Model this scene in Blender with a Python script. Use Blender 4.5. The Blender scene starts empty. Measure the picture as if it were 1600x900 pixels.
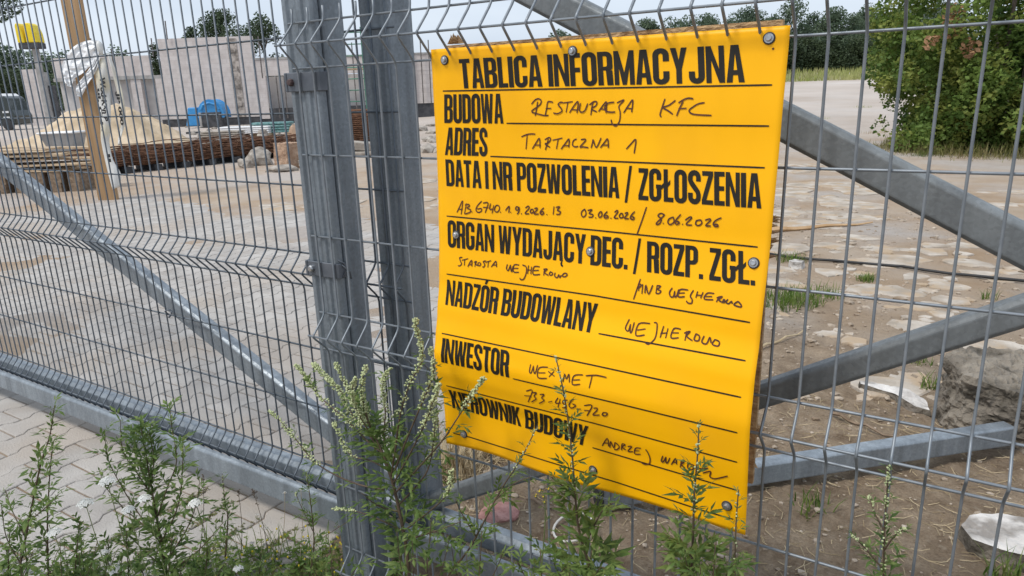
import bpy, bmesh, math, random
from mathutils import Vector, Matrix, noise
from mathutils.geometry import tessellate_polygon
random.seed(7)
S = bpy.context.scene
COL = S.collection
rad = math.radians

# ------------------------------------------------------------------ camera
CAM = Vector((1.3417546, -1.1969706, 1.3925155))
RGT = Vector((0.8458057, 0.53251713, -0.03222149))
UPV = Vector((-0.11651814, 0.24333186, 0.96291907))
FWD = Vector((-0.52061141, 0.81068805, -0.26785938))
FPX = 1104.15                       # focal length in pixels of a 1600 px wide picture
cd = bpy.data.cameras.new('camera'); cam = bpy.data.objects.new('camera', cd); COL.objects.link(cam)
cd.sensor_width = 36; cd.lens = 36 * FPX / 1600; cd.clip_start = 0.02; cd.clip_end = 3000
cam.matrix_world = Matrix(((RGT.x, UPV.x, -FWD.x, CAM.x), (RGT.y, UPV.y, -FWD.y, CAM.y), (RGT.z, UPV.z, -FWD.z, CAM.z), (0, 0, 0, 1)))
S.camera = cam

# ------------------------------------------------------------------ sky, sun, exposure
SUN_EL, SUN_AZ = rad(58), rad(205)   # azimuth clockwise from +Y, the direction the light comes from
w = bpy.data.worlds.new('World'); S.world = w; w.use_nodes = True
nt = w.node_tree; nt.nodes.clear()
out = nt.nodes.new('ShaderNodeOutputWorld'); sky = nt.nodes.new('ShaderNodeTexSky')
sky.sky_type = 'NISHITA'; sky.sun_disc = False; sky.sun_elevation = SUN_EL; sky.sun_rotation = SUN_AZ
sky.air_density = 1.2; sky.dust_density = 3
b1 = nt.nodes.new('ShaderNodeBackground'); b1.inputs[1].default_value = 0.1
nt.links.new(sky.outputs[0], b1.inputs[0])
tc = nt.nodes.new('ShaderNodeTexCoord'); mp = nt.nodes.new('ShaderNodeMapping'); mp.inputs['Scale'].default_value = (1, 1, 3.2)
nz = nt.nodes.new('ShaderNodeTexNoise'); nz.inputs['Scale'].default_value = 1.7; nz.inputs['Detail'].default_value = 5
nt.links.new(tc.outputs['Generated'], mp.inputs[0]); nt.links.new(mp.outputs[0], nz.inputs[0])
cr = nt.nodes.new('ShaderNodeValToRGB')
cr.color_ramp.elements[0].position = .32; cr.color_ramp.elements[0].color = (.41, .48, .585, 1)
cr.color_ramp.elements[1].position = .70; cr.color_ramp.elements[1].color = (.60, .66, .735, 1)
nt.links.new(nz.outputs[0], cr.inputs[0])
b2 = nt.nodes.new('ShaderNodeBackground'); b2.inputs[1].default_value = 0.92
nt.links.new(cr.outputs[0], b2.inputs[0])
mx = nt.nodes.new('ShaderNodeMixShader'); mx.inputs[0].default_value = .88
nt.links.new(b1.outputs[0], mx.inputs[1]); nt.links.new(b2.outputs[0], mx.inputs[2]); nt.links.new(mx.outputs[0], out.inputs[0])
sd = bpy.data.lights.new('sun', 'SUN'); sd.energy = 1.5; sd.angle = rad(11); sd.color = (1, .96, .9)
so = bpy.data.objects.new('sun', sd); COL.objects.link(so)
sdir = Vector((math.sin(SUN_AZ) * math.cos(SUN_EL), math.cos(SUN_AZ) * math.cos(SUN_EL), math.sin(SUN_EL)))
so.rotation_euler = sdir.to_track_quat('Z', 'Y').to_euler(); so.location = (0, -5, 12)
S.view_settings.view_transform = 'Standard'; S.view_settings.look = 'None'
S.view_settings.exposure = 0.70; S.view_settings.gamma = 1; S.view_settings.use_curve_mapping = False

# ------------------------------------------------------------------ points of the place
def ray(px, py): return RGT * ((px - 800) / FPX) - UPV * ((py - 450) / FPX) + FWD
def aty(px, py, Y): d = ray(px, py); return CAM + d * ((Y - CAM.y) / d.y)
def atz(px, py, Z=0): d = ray(px, py); return CAM + d * ((Z - CAM.z) / d.z)
def atd(px, py, dep): return CAM + ray(px, py) * dep
def sst(a, b, x):
    t = max(0, min(1, (x - a) / (b - a))); return t * t * (3 - 2 * t)
FH = Vector((FWD.x, FWD.y, 0)).normalized(); RH = Vector((FH.y, -FH.x, 0))
def terrain(x, y):
    v = Vector((x, y, 0)) - Vector((CAM.x, CAM.y, 0))
    d = v.dot(FH); l = v.dot(RH)
    if d < 5: return 0
    wgt = sst(-.22, .3, l / d)
    return wgt * (1.40 * sst(15, 64, d) + .9 * sst(66, 78, d)) + (1 - wgt) * .5 * sst(60, 90, d)
def gp(px, py):
    d = ray(px, py); t = 1.0
    while t < 400:
        P = CAM + d * t
        if P.z <= terrain(P.x, P.y): return P
        t *= 1.004
    return CAM + d * 400

# ------------------------------------------------------------------ mesh builder
class MB:
    def __init__(s): s.v = []; s.f = []; s.m = []
    def add(s, vs, fs, mi=0):
        o = len(s.v); s.v += [tuple(q) for q in vs]
        for f in fs: s.f.append(tuple(i + o for i in f)); s.m.append(mi)
    def box(s, x0, x1, y0, y1, z0, z1, mi=0, M=None):
        vs = [Vector((x, y, z)) for z in (z0, z1) for y in (y0, y1) for x in (x0, x1)]
        if M is not None: vs = [M @ q for q in vs]
        s.add(vs, [(0, 2, 3, 1), (4, 5, 7, 6), (0, 1, 5, 4), (2, 6, 7, 3), (1, 3, 7, 5), (0, 4, 6, 2)], mi)
    def rbox(s, x0, x1, y0, y1, z0, z1, r=.004, mi=0, M=None):      # box whose edges along X are rounded
        s.prism([(y0 + r, z0), (y1 - r, z0), (y1, z0 + r), (y1, z1 - r), (y1 - r, z1), (y0 + r, z1), (y0, z1 - r), (y0, z0 + r)],
                x0, x1, mi, M, 'x')
    def prism(s, prof, a0, a1, mi=0, M=None, axis='z'):
        n = len(prof); vs = []
        for a in (a0, a1):
            for (p, q) in prof:
                vs.append(Vector((p, q, a)) if axis == 'z' else Vector((a, p, q)) if axis == 'x' else Vector((p, a, q)))
        if M is not None: vs = [M @ q for q in vs]
        fs = [(i, (i + 1) % n, n + (i + 1) % n, n + i) for i in range(n)]
        fs += [tuple(range(n - 1, -1, -1)), tuple(range(n, 2 * n))]
        s.add(vs, fs, mi)
    def tube(s, pts, r, n=6, mi=0, cap=True):
        pts = [Vector(p) for p in pts]; k = len(pts)
        rr = r if isinstance(r, (list, tuple)) else [r] * k
        up = None; vs = []
        for i, p in enumerate(pts):
            t = (pts[min(i + 1, k - 1)] - pts[max(i - 1, 0)]).normalized()
            if up is None:
                up = Vector((0, 0, 1)) if abs(t.z) < .9 else Vector((1, 0, 0))
            a = t.cross(up).normalized(); b = a.cross(t).normalized(); up = b
            for j in range(n):
                an = 2 * math.pi * j / n
                vs.append(p + (a * math.cos(an) + b * math.sin(an)) * rr[i])
        fs = []
        for i in range(k - 1):
            for j in range(n):
                j2 = (j + 1) % n
                fs.append((i * n + j, i * n + j2, (i + 1) * n + j2, (i + 1) * n + j))
        if cap: fs += [tuple(range(n - 1, -1, -1)), tuple(range((k - 1) * n, k * n))]
        s.add(vs, fs, mi)
    def lathe(s, prof, n=16, M=None, mi=0):
        vs = []
        for (r, z) in prof:
            for j in range(n):
                a = 2 * math.pi * j / n; q = Vector((r * math.cos(a), r * math.sin(a), z)); vs.append(M @ q if M is not None else q)
        fs = []
        for i in range(len(prof) - 1):
            for j in range(n):
                j2 = (j + 1) % n; fs.append((i * n + j, i * n + j2, (i + 1) * n + j2, (i + 1) * n + j))
        fs += [tuple(range(n - 1, -1, -1)), tuple(range((len(prof) - 1) * n, len(prof) * n))]
        s.add(vs, fs, mi)
    def blob(s, c, rx, ry, rz, seed=0, rough=.25, sub=2, mi=0, cut=None, M=None, fr=1.5):
        bm = bmesh.new(); bmesh.ops.create_icosphere(bm, subdivisions=sub, radius=1)
        vs = []
        for q in bm.verts:
            d = q.co.normalized(); k = 1 + rough * noise.noise(d * fr + Vector((seed * 3.1, seed * 1.7, 0))) + rough * .4 * noise.noise(d * 4.3 + Vector((seed, 0, seed)))
            P = Vector((d.x * rx * k, d.y * ry * k, d.z * rz * k))
            if cut is not None and P.z < cut: P.z = cut
            P = P + Vector(c)
            vs.append(M @ P if M is not None else P)
        fs = [tuple(q.index for q in f.verts) for f in bm.faces]; bm.free(); s.add(vs, fs, mi)
    def build(s, name, mats, parent=None, smooth=False, loc=None):
        me = bpy.data.meshes.new(name); 
        if loc is not None:
            L = Vector(loc); s.v = [tuple(Vector(q) - L) for q in s.v]
        me.from_pydata(s.v, [], s.f)
        for m_ in (mats if isinstance(mats, (list, tuple)) else [mats]): me.materials.append(m_)
        if len(me.materials) > 1: me.polygons.foreach_set('material_index', s.m)
        if smooth: me.polygons.foreach_set('use_smooth', [True] * len(me.polygons))
        me.update()
        o = bpy.data.objects.new(name, me); COL.objects.link(o)
        if parent: o.parent = parent
        if loc is not None: o.location = loc
        return o
def bevel(o, wdt=.004, seg=2):
    m_ = o.modifiers.new('bevel', 'BEVEL'); m_.width = wdt; m_.segments = seg; m_.limit_method = 'ANGLE'; m_.angle_limit = rad(40); return o
def tag(o, label=None, cat=None, group=None, kind=None):
    if label: o['label'] = label
    if cat: o['category'] = cat
    if group: o['group'] = group
    if kind: o['kind'] = kind
    return o
def thing(name, label, cat, loc=(0, 0, 0), rz=0, group=None):
    o = bpy.data.objects.new(name, None); COL.objects.link(o); o.location = loc; o.rotation_euler = (0, 0, rz); o.empty_display_size = .1
    return tag(o, label, cat, group)
def copy_tree(o, parent=None):
    c = o.copy(); COL.objects.link(c); c.parent = parent
    for ch in [k for k in bpy.data.objects if k.parent == o]: copy_tree(ch, c)
    return c

# ------------------------------------------------------------------ materials
def mat(name, c1, c2=None, rough=.7, metal=0., scale=8., detail=6., bump=0., bscale=None, spec=.5, lo=.35, hi=.65, stretch=None, transl=0., c3=None, scale3=1., coat=0.):
    m = bpy.data.materials.new(name); m.use_nodes = True; t = m.node_tree; N = t.nodes; L = t.links
    bs = N['Principled BSDF']; bs.inputs['Roughness'].default_value = rough; bs.inputs['Metallic'].default_value = metal
    bs.inputs['Specular IOR Level'].default_value = spec; bs.inputs['Coat Weight'].default_value = coat
    c2 = c2 or c1
    g = N.new('ShaderNodeNewGeometry'); vec = g.outputs['Position']
    if stretch:
        mp = N.new('ShaderNodeMapping'); mp.inputs['Scale'].default_value = stretch; L.new(vec, mp.inputs[0]); vec = mp.outputs[0]
    nz = N.new('ShaderNodeTexNoise'); nz.inputs['Scale'].default_value = scale; nz.inputs['Detail'].default_value = detail; L.new(vec, nz.inputs['Vector'])
    r = N.new('ShaderNodeValToRGB'); r.color_ramp.elements[0].position = lo; r.color_ramp.elements[1].position = hi
    r.color_ramp.elements[0].color = (*c1, 1); r.color_ramp.elements[1].color = (*c2, 1); L.new(nz.outputs[0], r.inputs[0])
    col = r.outputs[0]
    if c3:
        n3 = N.new('ShaderNodeTexNoise'); n3.inputs['Scale'].default_value = scale3; n3.inputs['Detail'].default_value = 4; L.new(vec, n3.inputs['Vector'])
        r3 = N.new('ShaderNodeValToRGB'); r3.color_ramp.elements[0].position = .48; r3.color_ramp.elements[1].position = .62; L.new(n3.outputs[0], r3.inputs[0])
        mx = N.new('ShaderNodeMix'); mx.data_type = 'RGBA'; L.new(r3.outputs[0], mx.inputs[0]); L.new(col, mx.inputs[6]); mx.inputs[7].default_value = (*c3, 1); col = mx.outputs[2]
    L.new(col, bs.inputs['Base Color'])
    if bump:
        nb = N.new('ShaderNodeTexNoise'); nb.inputs['Scale'].default_value = bscale or scale * 3; nb.inputs['Detail'].default_value = 8; L.new(vec, nb.inputs['Vector'])
        bp = N.new('ShaderNodeBump'); bp.inputs['Strength'].default_value = bump; bp.inputs['Distance'].default_value = .02
        L.new(nb.outputs[0], bp.inputs['Height']); L.new(bp.outputs[0], bs.inputs['Normal'])
    if transl:
        tr = N.new('ShaderNodeBsdfTranslucent'); L.new(col, tr.inputs[0]); ms = N.new('ShaderNodeMixShader'); ms.inputs[0].default_value = transl
        L.new(bs.outputs[0], ms.inputs[1]); L.new(tr.outputs[0], ms.inputs[2]); L.new(ms.outputs[0], N['Material Output'].inputs[0])
    return m
def galv(name, c1, c2, metal=.35, rough=.5):
    m = mat(name, c1, c2, rough=rough, metal=metal, scale=5, bump=.04, bscale=60, lo=.3, hi=.7)
    t = m.node_tree; N = t.nodes; L = t.links; bs = N['Principled BSDF']
    src = bs.inputs['Base Color'].links[0].from_socket
    g = N.new('ShaderNodeNewGeometry'); v = N.new('ShaderNodeTexVoronoi'); v.inputs['Scale'].default_value = 160; L.new(g.outputs['Position'], v.inputs['Vector'])
    sp = N.new('ShaderNodeSeparateColor'); L.new(v.outputs['Color'], sp.inputs[0])
    mr = N.new('ShaderNodeMapRange'); mr.inputs[3].default_value = .90; mr.inputs[4].default_value = 1.10; L.new(sp.outputs[0], mr.inputs[0])
    ns = N.new('ShaderNodeTexNoise'); ns.inputs['Scale'].default_value = 28; ns.inputs['Detail'].default_value = 5
    mpp = N.new('ShaderNodeMapping'); mpp.inputs['Scale'].default_value = (1, 1, .07); L.new(g.outputs['Position'], mpp.inputs[0]); L.new(mpp.outputs[0], ns.inputs['Vector'])
    mr2 = N.new('ShaderNodeMapRange'); mr2.inputs[1].default_value = .28; mr2.inputs[2].default_value = .72; mr2.inputs[3].default_value = .72; mr2.inputs[4].default_value = 1.2; L.new(ns.outputs[0], mr2.inputs[0])
    mu0 = N.new('ShaderNodeMath'); mu0.operation = 'MULTIPLY'; L.new(mr.outputs[0], mu0.inputs[0]); L.new(mr2.outputs[0], mu0.inputs[1])
    mu = N.new('ShaderNodeMix'); mu.data_type = 'RGBA'; mu.blend_type = 'MULTIPLY'; mu.inputs[0].default_value = 1
    L.new(src, mu.inputs[6]); L.new(mu0.outputs[0], mu.inputs[7]); L.new(mu.outputs[2], bs.inputs['Base Color'])
    mr3 = N.new('ShaderNodeMapRange'); mr3.inputs[3].default_value = rough - .12; mr3.inputs[4].default_value = rough + .12; L.new(sp.outputs[1], mr3.inputs[0]); L.new(mr3.outputs[0], bs.inputs['Roughness'])
    return m
M_post = galv('galvanised_post', (.185, .215, .245), (.25, .285, .315))
M_gate = galv('galvanised_gate', (.21, .24, .27), (.28, .315, .345), rough=.45)
M_brace = galv('galvanised_brace', (.15, .165, .172), (.205, .22, .225), metal=.2, rough=.55)
M_wire = mat('galvanised_wire', (.18, .205, .23), (.25, .275, .30), rough=.45, metal=.3, scale=30)
M_gwire = mat('dark_wire', (.085, .105, .125), (.13, .15, .175), rough=.5, metal=.3, scale=30)
M_strap = mat('dark_strap', (.10, .115, .135), (.15, .165, .19), rough=.5, metal=.4, scale=25)
M_rust = mat('rusty_bolt', (.06, .03, .03), (.09, .07, .07), rough=.7, scale=200)
M_bolt = mat('zinc_bolt', (.35, .36, .37), (.5, .51, .52), rough=.35, metal=.8, scale=100)
M_rubber = mat('black_rubber', (.02, .021, .024), (.035, .036, .04), rough=.6, scale=80)
M_osb = mat('chipboard', (.33, .19, .085), (.56, .38, .2), rough=.85, scale=45, bump=.5, bscale=90, stretch=(1, 1, 2.5))
M_ink = mat('black_print', (.012, .010, .007), (.020, .016, .010), rough=.5, scale=30, spec=.3)
M_pen = mat('brown_marker_ink', (.05, .014, .006), (.10, .026, .01), rough=.6, scale=60)
M_sheet = mat('yellow_vinyl', (.94, .45, .001), (1.0, .50, .0015), rough=.42, scale=3, spec=.22, bump=.02, bscale=9, c3=(.86, .40, .012), scale3=4.5)
_r3 = [n for n in M_sheet.node_tree.nodes if n.type == 'VALTORGB'][1]; _r3.color_ramp.elements[0].position = .5; _r3.color_ramp.elements[1].position = .8; _r3.color_ramp.elements[1].color = (.7, .7, .7, 1)

# ------------------------------------------------------------------ fence wire panels
def fold_path(zt, dep, r=.009):
    pts = [(0, zt + .012), (-dep * .06, zt - .002), (-dep * .22, zt - .012), (-dep * .82, zt - .041), (-dep, zt - .05), (-dep * .82, zt - .059), (-dep * .22, zt - .088), (-dep * .06, zt - .098), (0, zt - .112)]
    return pts
def wire_panel(name, label, x0, n, y, folds, rows, ztop, zbot, dep, rv, rh, m, parent=None):
    mb = MB()
    prof = [(0, ztop)]
    for z in folds:
        fp = fold_path(z, dep); prof += [q for q in fp if zbot < q[1] < ztop]
    prof.append((0 if prof[-1][1] > zbot + .02 else prof[-1][0], zbot))
    for i in range(n):
        x = x0 + .05 * i; jx = random.uniform(-.0012, .0012); j2 = random.uniform(-.002, .002); j3 = random.uniform(0, 6)
        mb.tube([(x + jx + j2 * math.sin(z * 3 + j3), y + p, z) for p, z in prof], rv, 6)
    xe = x0 + .05 * (n - 1)
    hr = [(z, 0) for z in rows]
    for z in folds: hr += [(z, 0), (z - .05, -dep), (z - .1, 0)]
    for z, o in hr:
        if zbot - .01 < z < ztop + .01:
            sgn = 1 if o == 0 else 1
            mb.tube([(x0 - .022, y + o + sgn * (rv + rh * .8), z), (xe + .022, y + o + sgn * (rv + rh * .8), z)], rh, 6)
    return mb.build(name, m, parent, smooth=True)
T = 1.56
fp = thing('mesh_fence_panel', 'grey welded wire mesh fence panel in front, carrying the yellow notice', 'fence', (0, 0, 0))
wire_panel('wire_mesh', None, 0, 52, 0, [T, T - .7, T - 1.4], [T - .3, T - .5, T - 1.0, T - 1.2], T + .03, .02, .047, .0026, .0026, M_wire, fp)

# ------------------------------------------------------------------ fence posts and the sliding gate
post = thing('fence_post', 'grey fluted galvanised steel post with strap clamps, left end of the notice fence', 'fence post', (0, .05, 0))
def local(mb, name, m, par, sm=False): return mb.build(name, m, par, sm) 
mb = MB()                                            # fluted front profile, local y measured from .05
prof = [(-.047, -.021), (-.047, -.037), (-.043, -.041), (-.032, -.041), (-.026, -.033), (-.016, -.031), (-.010, -.031), (.006, -.041), (.018, -.041), (.023, -.034), (.032, -.034), (.037, -.041), (.048, -.041), (.055, -.036), (.055, -.021)]
mb.prism(prof, 0, 1.95); pf = bevel(mb.build('front_profile', M_post, post), .0018, 2)
mb = MB(); mb.prism([(-.035, -.0185), (.050, -.0185), (.057, -.0165), (.061, -.012), (.063, -.004), (.063, .046), (.058, .051), (-.03, .051), (-.035, .046)], 0, 1.97)
bevel(mb.build('rear_tube', M_post, post), .003, 2)
for zc, boltm in ((1.43, M_rust), (.975, M_bolt)):
    mb = MB(); h = .022 if zc > 1.2 else .019
    mb.box(-.0565, -.0485, -.047, -.012, zc - h, zc + h); mb.box(-.0484, .0568, -.0455, -.0418, zc - h, zc + h); mb.box(.0569, .0605, -.0455, -.019, zc - h, zc + h)
    cl = bevel(mb.build('strap_clamp', M_strap, post), .0015, 1)
    mb = MB(); Mx = Matrix.Translation((-.033, -.0457, zc)) @ Matrix.Rotation(rad(90), 4, 'X')
    mb.lathe([(.009, 0), (.009, .006), (.007, .009), (.003, .0095)], 8, Mx); mb.build('bolt', boltm, cl)
mb = MB(); mb.tube([(.060, -.034, .958), (.067, -.02, .975), (.063, -.026, .993), (.056, -.040, 1.004)], .0022, 6); mb.tube([(.061, -.032, .99), (.068, -.014, .97), (.066, -.01, .95)], .002, 6)
mb.build('binding_wire', M_strap, post, True)

gate = thing('sliding_gate', 'long grey galvanised sliding gate with wire mesh and tubular braces behind the post', 'gate', (-1, .19, 0))
G0 = Vector((-1, .19, 0))
def gbuild(mb, name, m, sm=False):
    mb.v = [tuple(Vector(q) - G0) for q in mb.v]; return mb.build(name, m, gate, sm)
o = wire_panel('wire_mesh', None, -4.6 + .01, 95, .19, [.953, .253], [1.153, 1.353, 1.553, 1.753, 1.853, .653, .453], 1.98, .118, .045, .0029, .0029, M_gwire)
o.parent = gate; o.location = -G0
mb = MB(); mb.rbox(-4.7, 1.75, .205, .262, .135, .203, .014); bevel(gbuild(mb, 'lower_tube', M_gate), .003)
mb = MB()                                            # C shaped running rail, lip towards the viewer
mb.prism([(.132, .100), (.195, .100), (.203, .108), (.203, .128), (.150, .128), (.160, .160), (.160, .176), (.152, .182), (.142, .182), (.134, .174)], -4.7, 1.75, axis='x')
bevel(gbuild(mb, 'running_rail', M_gate), .004, 2)
mb = MB(); prof = [(.010, .308), (.010, .208), (.014, .204), (.036, .204), (.041, .211), (.046, .211), (.051, .204), (.085, .204), (.097, .216), (.097, .308), (.089, .316), (.022, .316)]
mb.prism(prof, .206, 1.98); bevel(gbuild(mb, 'end_stile', M_post), .003, 2)
def bar(p, q, hw, y0, y1, name, m):
    p = Vector(p); q = Vector(q); d = (q - p); Lh = d.length; a = math.atan2(d.y, d.x)
    M = Matrix.Translation((p.x, 0, p.y)) @ Matrix.Rotation(-a, 4, 'Y')
    mb = MB(); mb.rbox(0, Lh, y0, y1, -hw, hw, .008, 0, M); return bevel(gbuild(mb, name, m), .003)
bar((-4.4, 2.105), (.008, .232), .037, .213, .258, 'brace', M_gate)
bar((.104, 1.805), (1.78, .942), .0335, .215, .262, 'tail_brace', M_brace)
bar((.099, .212), (1.68, 1.134), .0255, .215, .262, 'tail_brace', M_brace)
mb = MB(); mb.rbox(-4.7, .014, .210, .262, 1.92, 1.98, .01); gbuild(mb, 'upper_tube', M_gate)
for (px, py) in ((264, 490),):                       # wire hook that ties the mesh to the brace
    P = aty(px, py, .187); mb = MB()
    mb.tube([P + Vector((.012 * math.cos(a), .008 * math.sin(a * 2), .014 * math.sin(a))) for a in [i * .6 for i in range(11)]], .0025, 6); gbuild(mb, 'tie_hook', M_strap, True)

# ------------------------------------------------------------------ yellow notice
def interp(tb, z):
    if z >= tb[0][0]: return tb[0][1]
    for (a, ya), (b, yb) in zip(tb, tb[1:]):
        if z >= b:
            t = (a - z) / (a - b); t = t * t * (3 - 2 * t) * .5 + t * .5; return ya + (yb - ya) * t
    return tb[-1][1]
TL = [(1.48, -.0075), (1.324, -.0085), (1.218, -.0105), (1.096, -.0165), (1.0, -.027), (.93, -.042), (.873, -.054), (.842, -.061), (.802, -.0575), (.764, -.048), (.731, -.037), (.69, -.0355), (.61, -.036)]
TR = [(1.48, -.0075), (1.324, -.024), (1.155, -.043), (.993, -.074), (.923, -.094), (.848, -.104), (.771, -.100), (.69, -.094), (.60, -.089)]
SX0, SX1 = .402, 1.095
SCR = [(695, 94), (895, 80), (1202, 60), (713, 367), (923, 393), (1178, 411), (725, 678), (927, 734), (1136, 790)]
def sheet_y(x, z):
    u = (x - SX0) / (SX1 - SX0); s = max(0, min(1, u)); s = s * .7 + .3 * s * s * (3 - 2 * s)
    y = interp(TL, z) * (1 - s) + interp(TR, z) * s
    y += .0007 * math.sin((x / .05) * 2 * math.pi) * sst(.9, 1.2, z) * .8
    y += .0022 * noise.noise(Vector((x * 7, z * 5, 1))) * sst(1.47, 1.3, z)
    y -= .0022 * math.sin(u * 9.0 + z * 4) * sst(1.2, .7, z)
    return min(y, -.0058 if z > 1.4 else -.006)
def on_sheet(px, py, off=0):
    Y = -.03
    for _ in range(14):
        P = aty(px, py, Y); Y = .5 * Y + .5 * (sheet_y(P.x, P.z) - off)
    return aty(px, py, Y)
sign = thing('notice_board', 'large bright yellow vinyl site notice with black heading lettering screwed to the fence', 'sign', (.75, .02, .6))
O0 = Vector((.75, .02, .6))
def sbuild(mb, name, m, par, sm=False):
    mb.v = [tuple(Vector(q) - O0) for q in mb.v]; o = mb.build(name, m, par, sm); return o
NX, NZ = 72, 110
mb = MB(); vs = []; fs = []
for j in range(NZ + 1):
    for i in range(NX + 1):
        u = i / NX; t = j / NZ
        x = SX0 + (SX1 - SX0) * u + .006 * (1 - u) * math.exp(-((t - .0) / .05) ** 2) * 0
        zt = 1.4795 - .004 * u; zb = .612 + .028 * u + .004 * math.sin(u * 11)
        z = zt + (zb - zt) * t
        vs.append((x, sheet_y(x, z), z))
for j in range(NZ):
    for i in range(NX):
        a = j * (NX + 1) + i; fs.append((a, a + NX + 1, a + NX + 2, a + 1))
mb.add(vs, fs); sheet = sbuild(mb, 'vinyl_sheet', M_sheet, sign, True)
md = sheet.modifiers.new('thickness', 'SOLIDIFY'); md.thickness = .0007; md.offset = -1
mb = MB(); mb.box(.425, 1.080, .0095, .021, .68, 1.486)
random.seed(3)
for k in range(18):                                  # splinters along the broken edges
    z = random.choice([random.uniform(.69, .80), random.uniform(1.08, 1.18)]); L_ = random.uniform(.006, .02)
    mb.add([(1.080, .0105, z), (1.080, .020, z + .003), (1.080, .015, z - .004), (1.080 + L_, .015 + random.uniform(-.006, .006), z + random.uniform(-.006, .012))], [(0, 1, 3), (1, 2, 3), (2, 0, 3)])
for k in range(14):
    x = random.uniform(.427, .47); L_ = random.uniform(.006, .022)
    mb.add([(x, .012, 1.489), (x + .003, .028, 1.489), (x - .003, .02, 1.489), (x + random.uniform(-.006, .006), .02, 1.489 + L_)], [(0, 1, 3), (1, 2, 3), (2, 0, 3)])
sbuild(mb, 'backing_board', M_osb, sign)
def surf_normal(x, z):
    e = .004; return Vector((-(sheet_y(x + e, z) - sheet_y(x - e, z)) / (2 * e), 1, -(sheet_y(x, z + e) - sheet_y(x, z - e)) / (2 * e))).normalized() * -1
for (px, py) in SCR:
    P = on_sheet(px, py); nrm = surf_normal(P.x, P.z); r = .0095
    M = Matrix.Translation(P) @ nrm.to_track_quat('Z', 'Y').to_matrix().to_4x4() @ Matrix.Rotation(random.uniform(0, 1), 4, 'Z')
    mb = MB(); mb.lathe([(.0052, .0), (.0075, .0022), (.0075, .0030), (.0049, .0031), (.0047, .0068), (.0038, .0074), (.001, .0074)], 6 if False else 12, M); sc_ = sbuild(mb, 'screw', M_bolt, sign, False)
    mb = MB(); mb.lathe([(.0085, -.0005), (r, .0003), (r, .0015), (.0086, .0021), (.0072, .0021)], 18, M); sbuild(mb, 'washer', M_rubber, sc_, True)
mb = MB(); P = on_sheet(1208, 76, .0006); mb.lathe([(.0017, 0), (.0017, .0006)], 10, Matrix.Translation(P) @ Matrix.Rotation(rad(90), 4, 'X')); sbuild(mb, 'drill_hole_mark', M_pen, sheet)

# --- condensed heavy letters, unit height, pieces that butt but never overlap
ST = .162
def rect(a, b, c, d): return [(a, b), (c, b), (c, d), (a, d)]
def rr(w0, z0, w1, z1, rad4, k=5):                    # rounded rectangle, radii (bl, br, tr, tl)
    pts = []
    for (cx, cy, r, a0) in ((w0 + rad4[0], z0 + rad4[0], rad4[0], 180), (w1 - rad4[1], z0 + rad4[1], rad4[1], 270), (w1 - rad4[2], z1 - rad4[2], rad4[2], 0), (w0 + rad4[3], z1 - rad4[3], rad4[3], 90)):
        for i in range(k + 1):
            a = rad(a0 + 90 * i / k); pts.append((cx + r * math.cos(a), cy + r * math.sin(a)))
    return pts
def ring(o, i): n = len(o); return [[o[k], o[(k + 1) % n], i[(k + 1) % n], i[k]] for k in range(n)]
def band(o, i): return [[o[k], o[k + 1], i[k + 1], i[k]] for k in range(len(o) - 1)]
def g_O(w=.44): return ring(rr(0, -.012, w, 1.012, (.2, .2, .2, .2)), rr(ST, .13, w - ST, .87, (.062,) * 4)), w
def arcpts(cx, cy, rx, ry, a0, a1, k=6): return [(cx + rx * math.cos(rad(a0 + (a1 - a0) * i / k)), cy + ry * math.sin(rad(a0 + (a1 - a0) * i / k))) for i in range(k + 1)]
def c_band(w, ylo, yhi):
    o = [(w, yhi)] + arcpts(w - .2, .812, .2, .2, 0, 90) + arcpts(.2, .812, .2, .2, 90, 180) + arcpts(.2, .188, .2, .2, 180, 270) + arcpts(w - .2, .188, .2, .2, 270, 360) + [(w, ylo)]
    q = .062
    i = [(w - ST, yhi)] + arcpts(w - ST - q, .87 - q, q, q, 0, 90) + arcpts(ST + q, .87 - q, q, q, 90, 180) + arcpts(ST + q, .13 + q, q, q, 180, 270) + arcpts(w - ST - q, .13 + q, q, q, 270, 360) + [(w - ST, ylo)]
    return band(o, i)
def line_band(pts, h):
    o = []; i = []
    for k, p in enumerate(pts):
        a = pts[max(k - 1, 0)]; b = pts[min(k + 1, len(pts) - 1)]; dx, dy = b[0] - a[0], b[1] - a[1]; L = math.hypot(dx, dy) or 1
        o.append((p[0] - dy / L * h, p[1] + dx / L * h)); i.append((p[0] + dy / L * h, p[1] - dx / L * h))
    return band(o, i)
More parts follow.
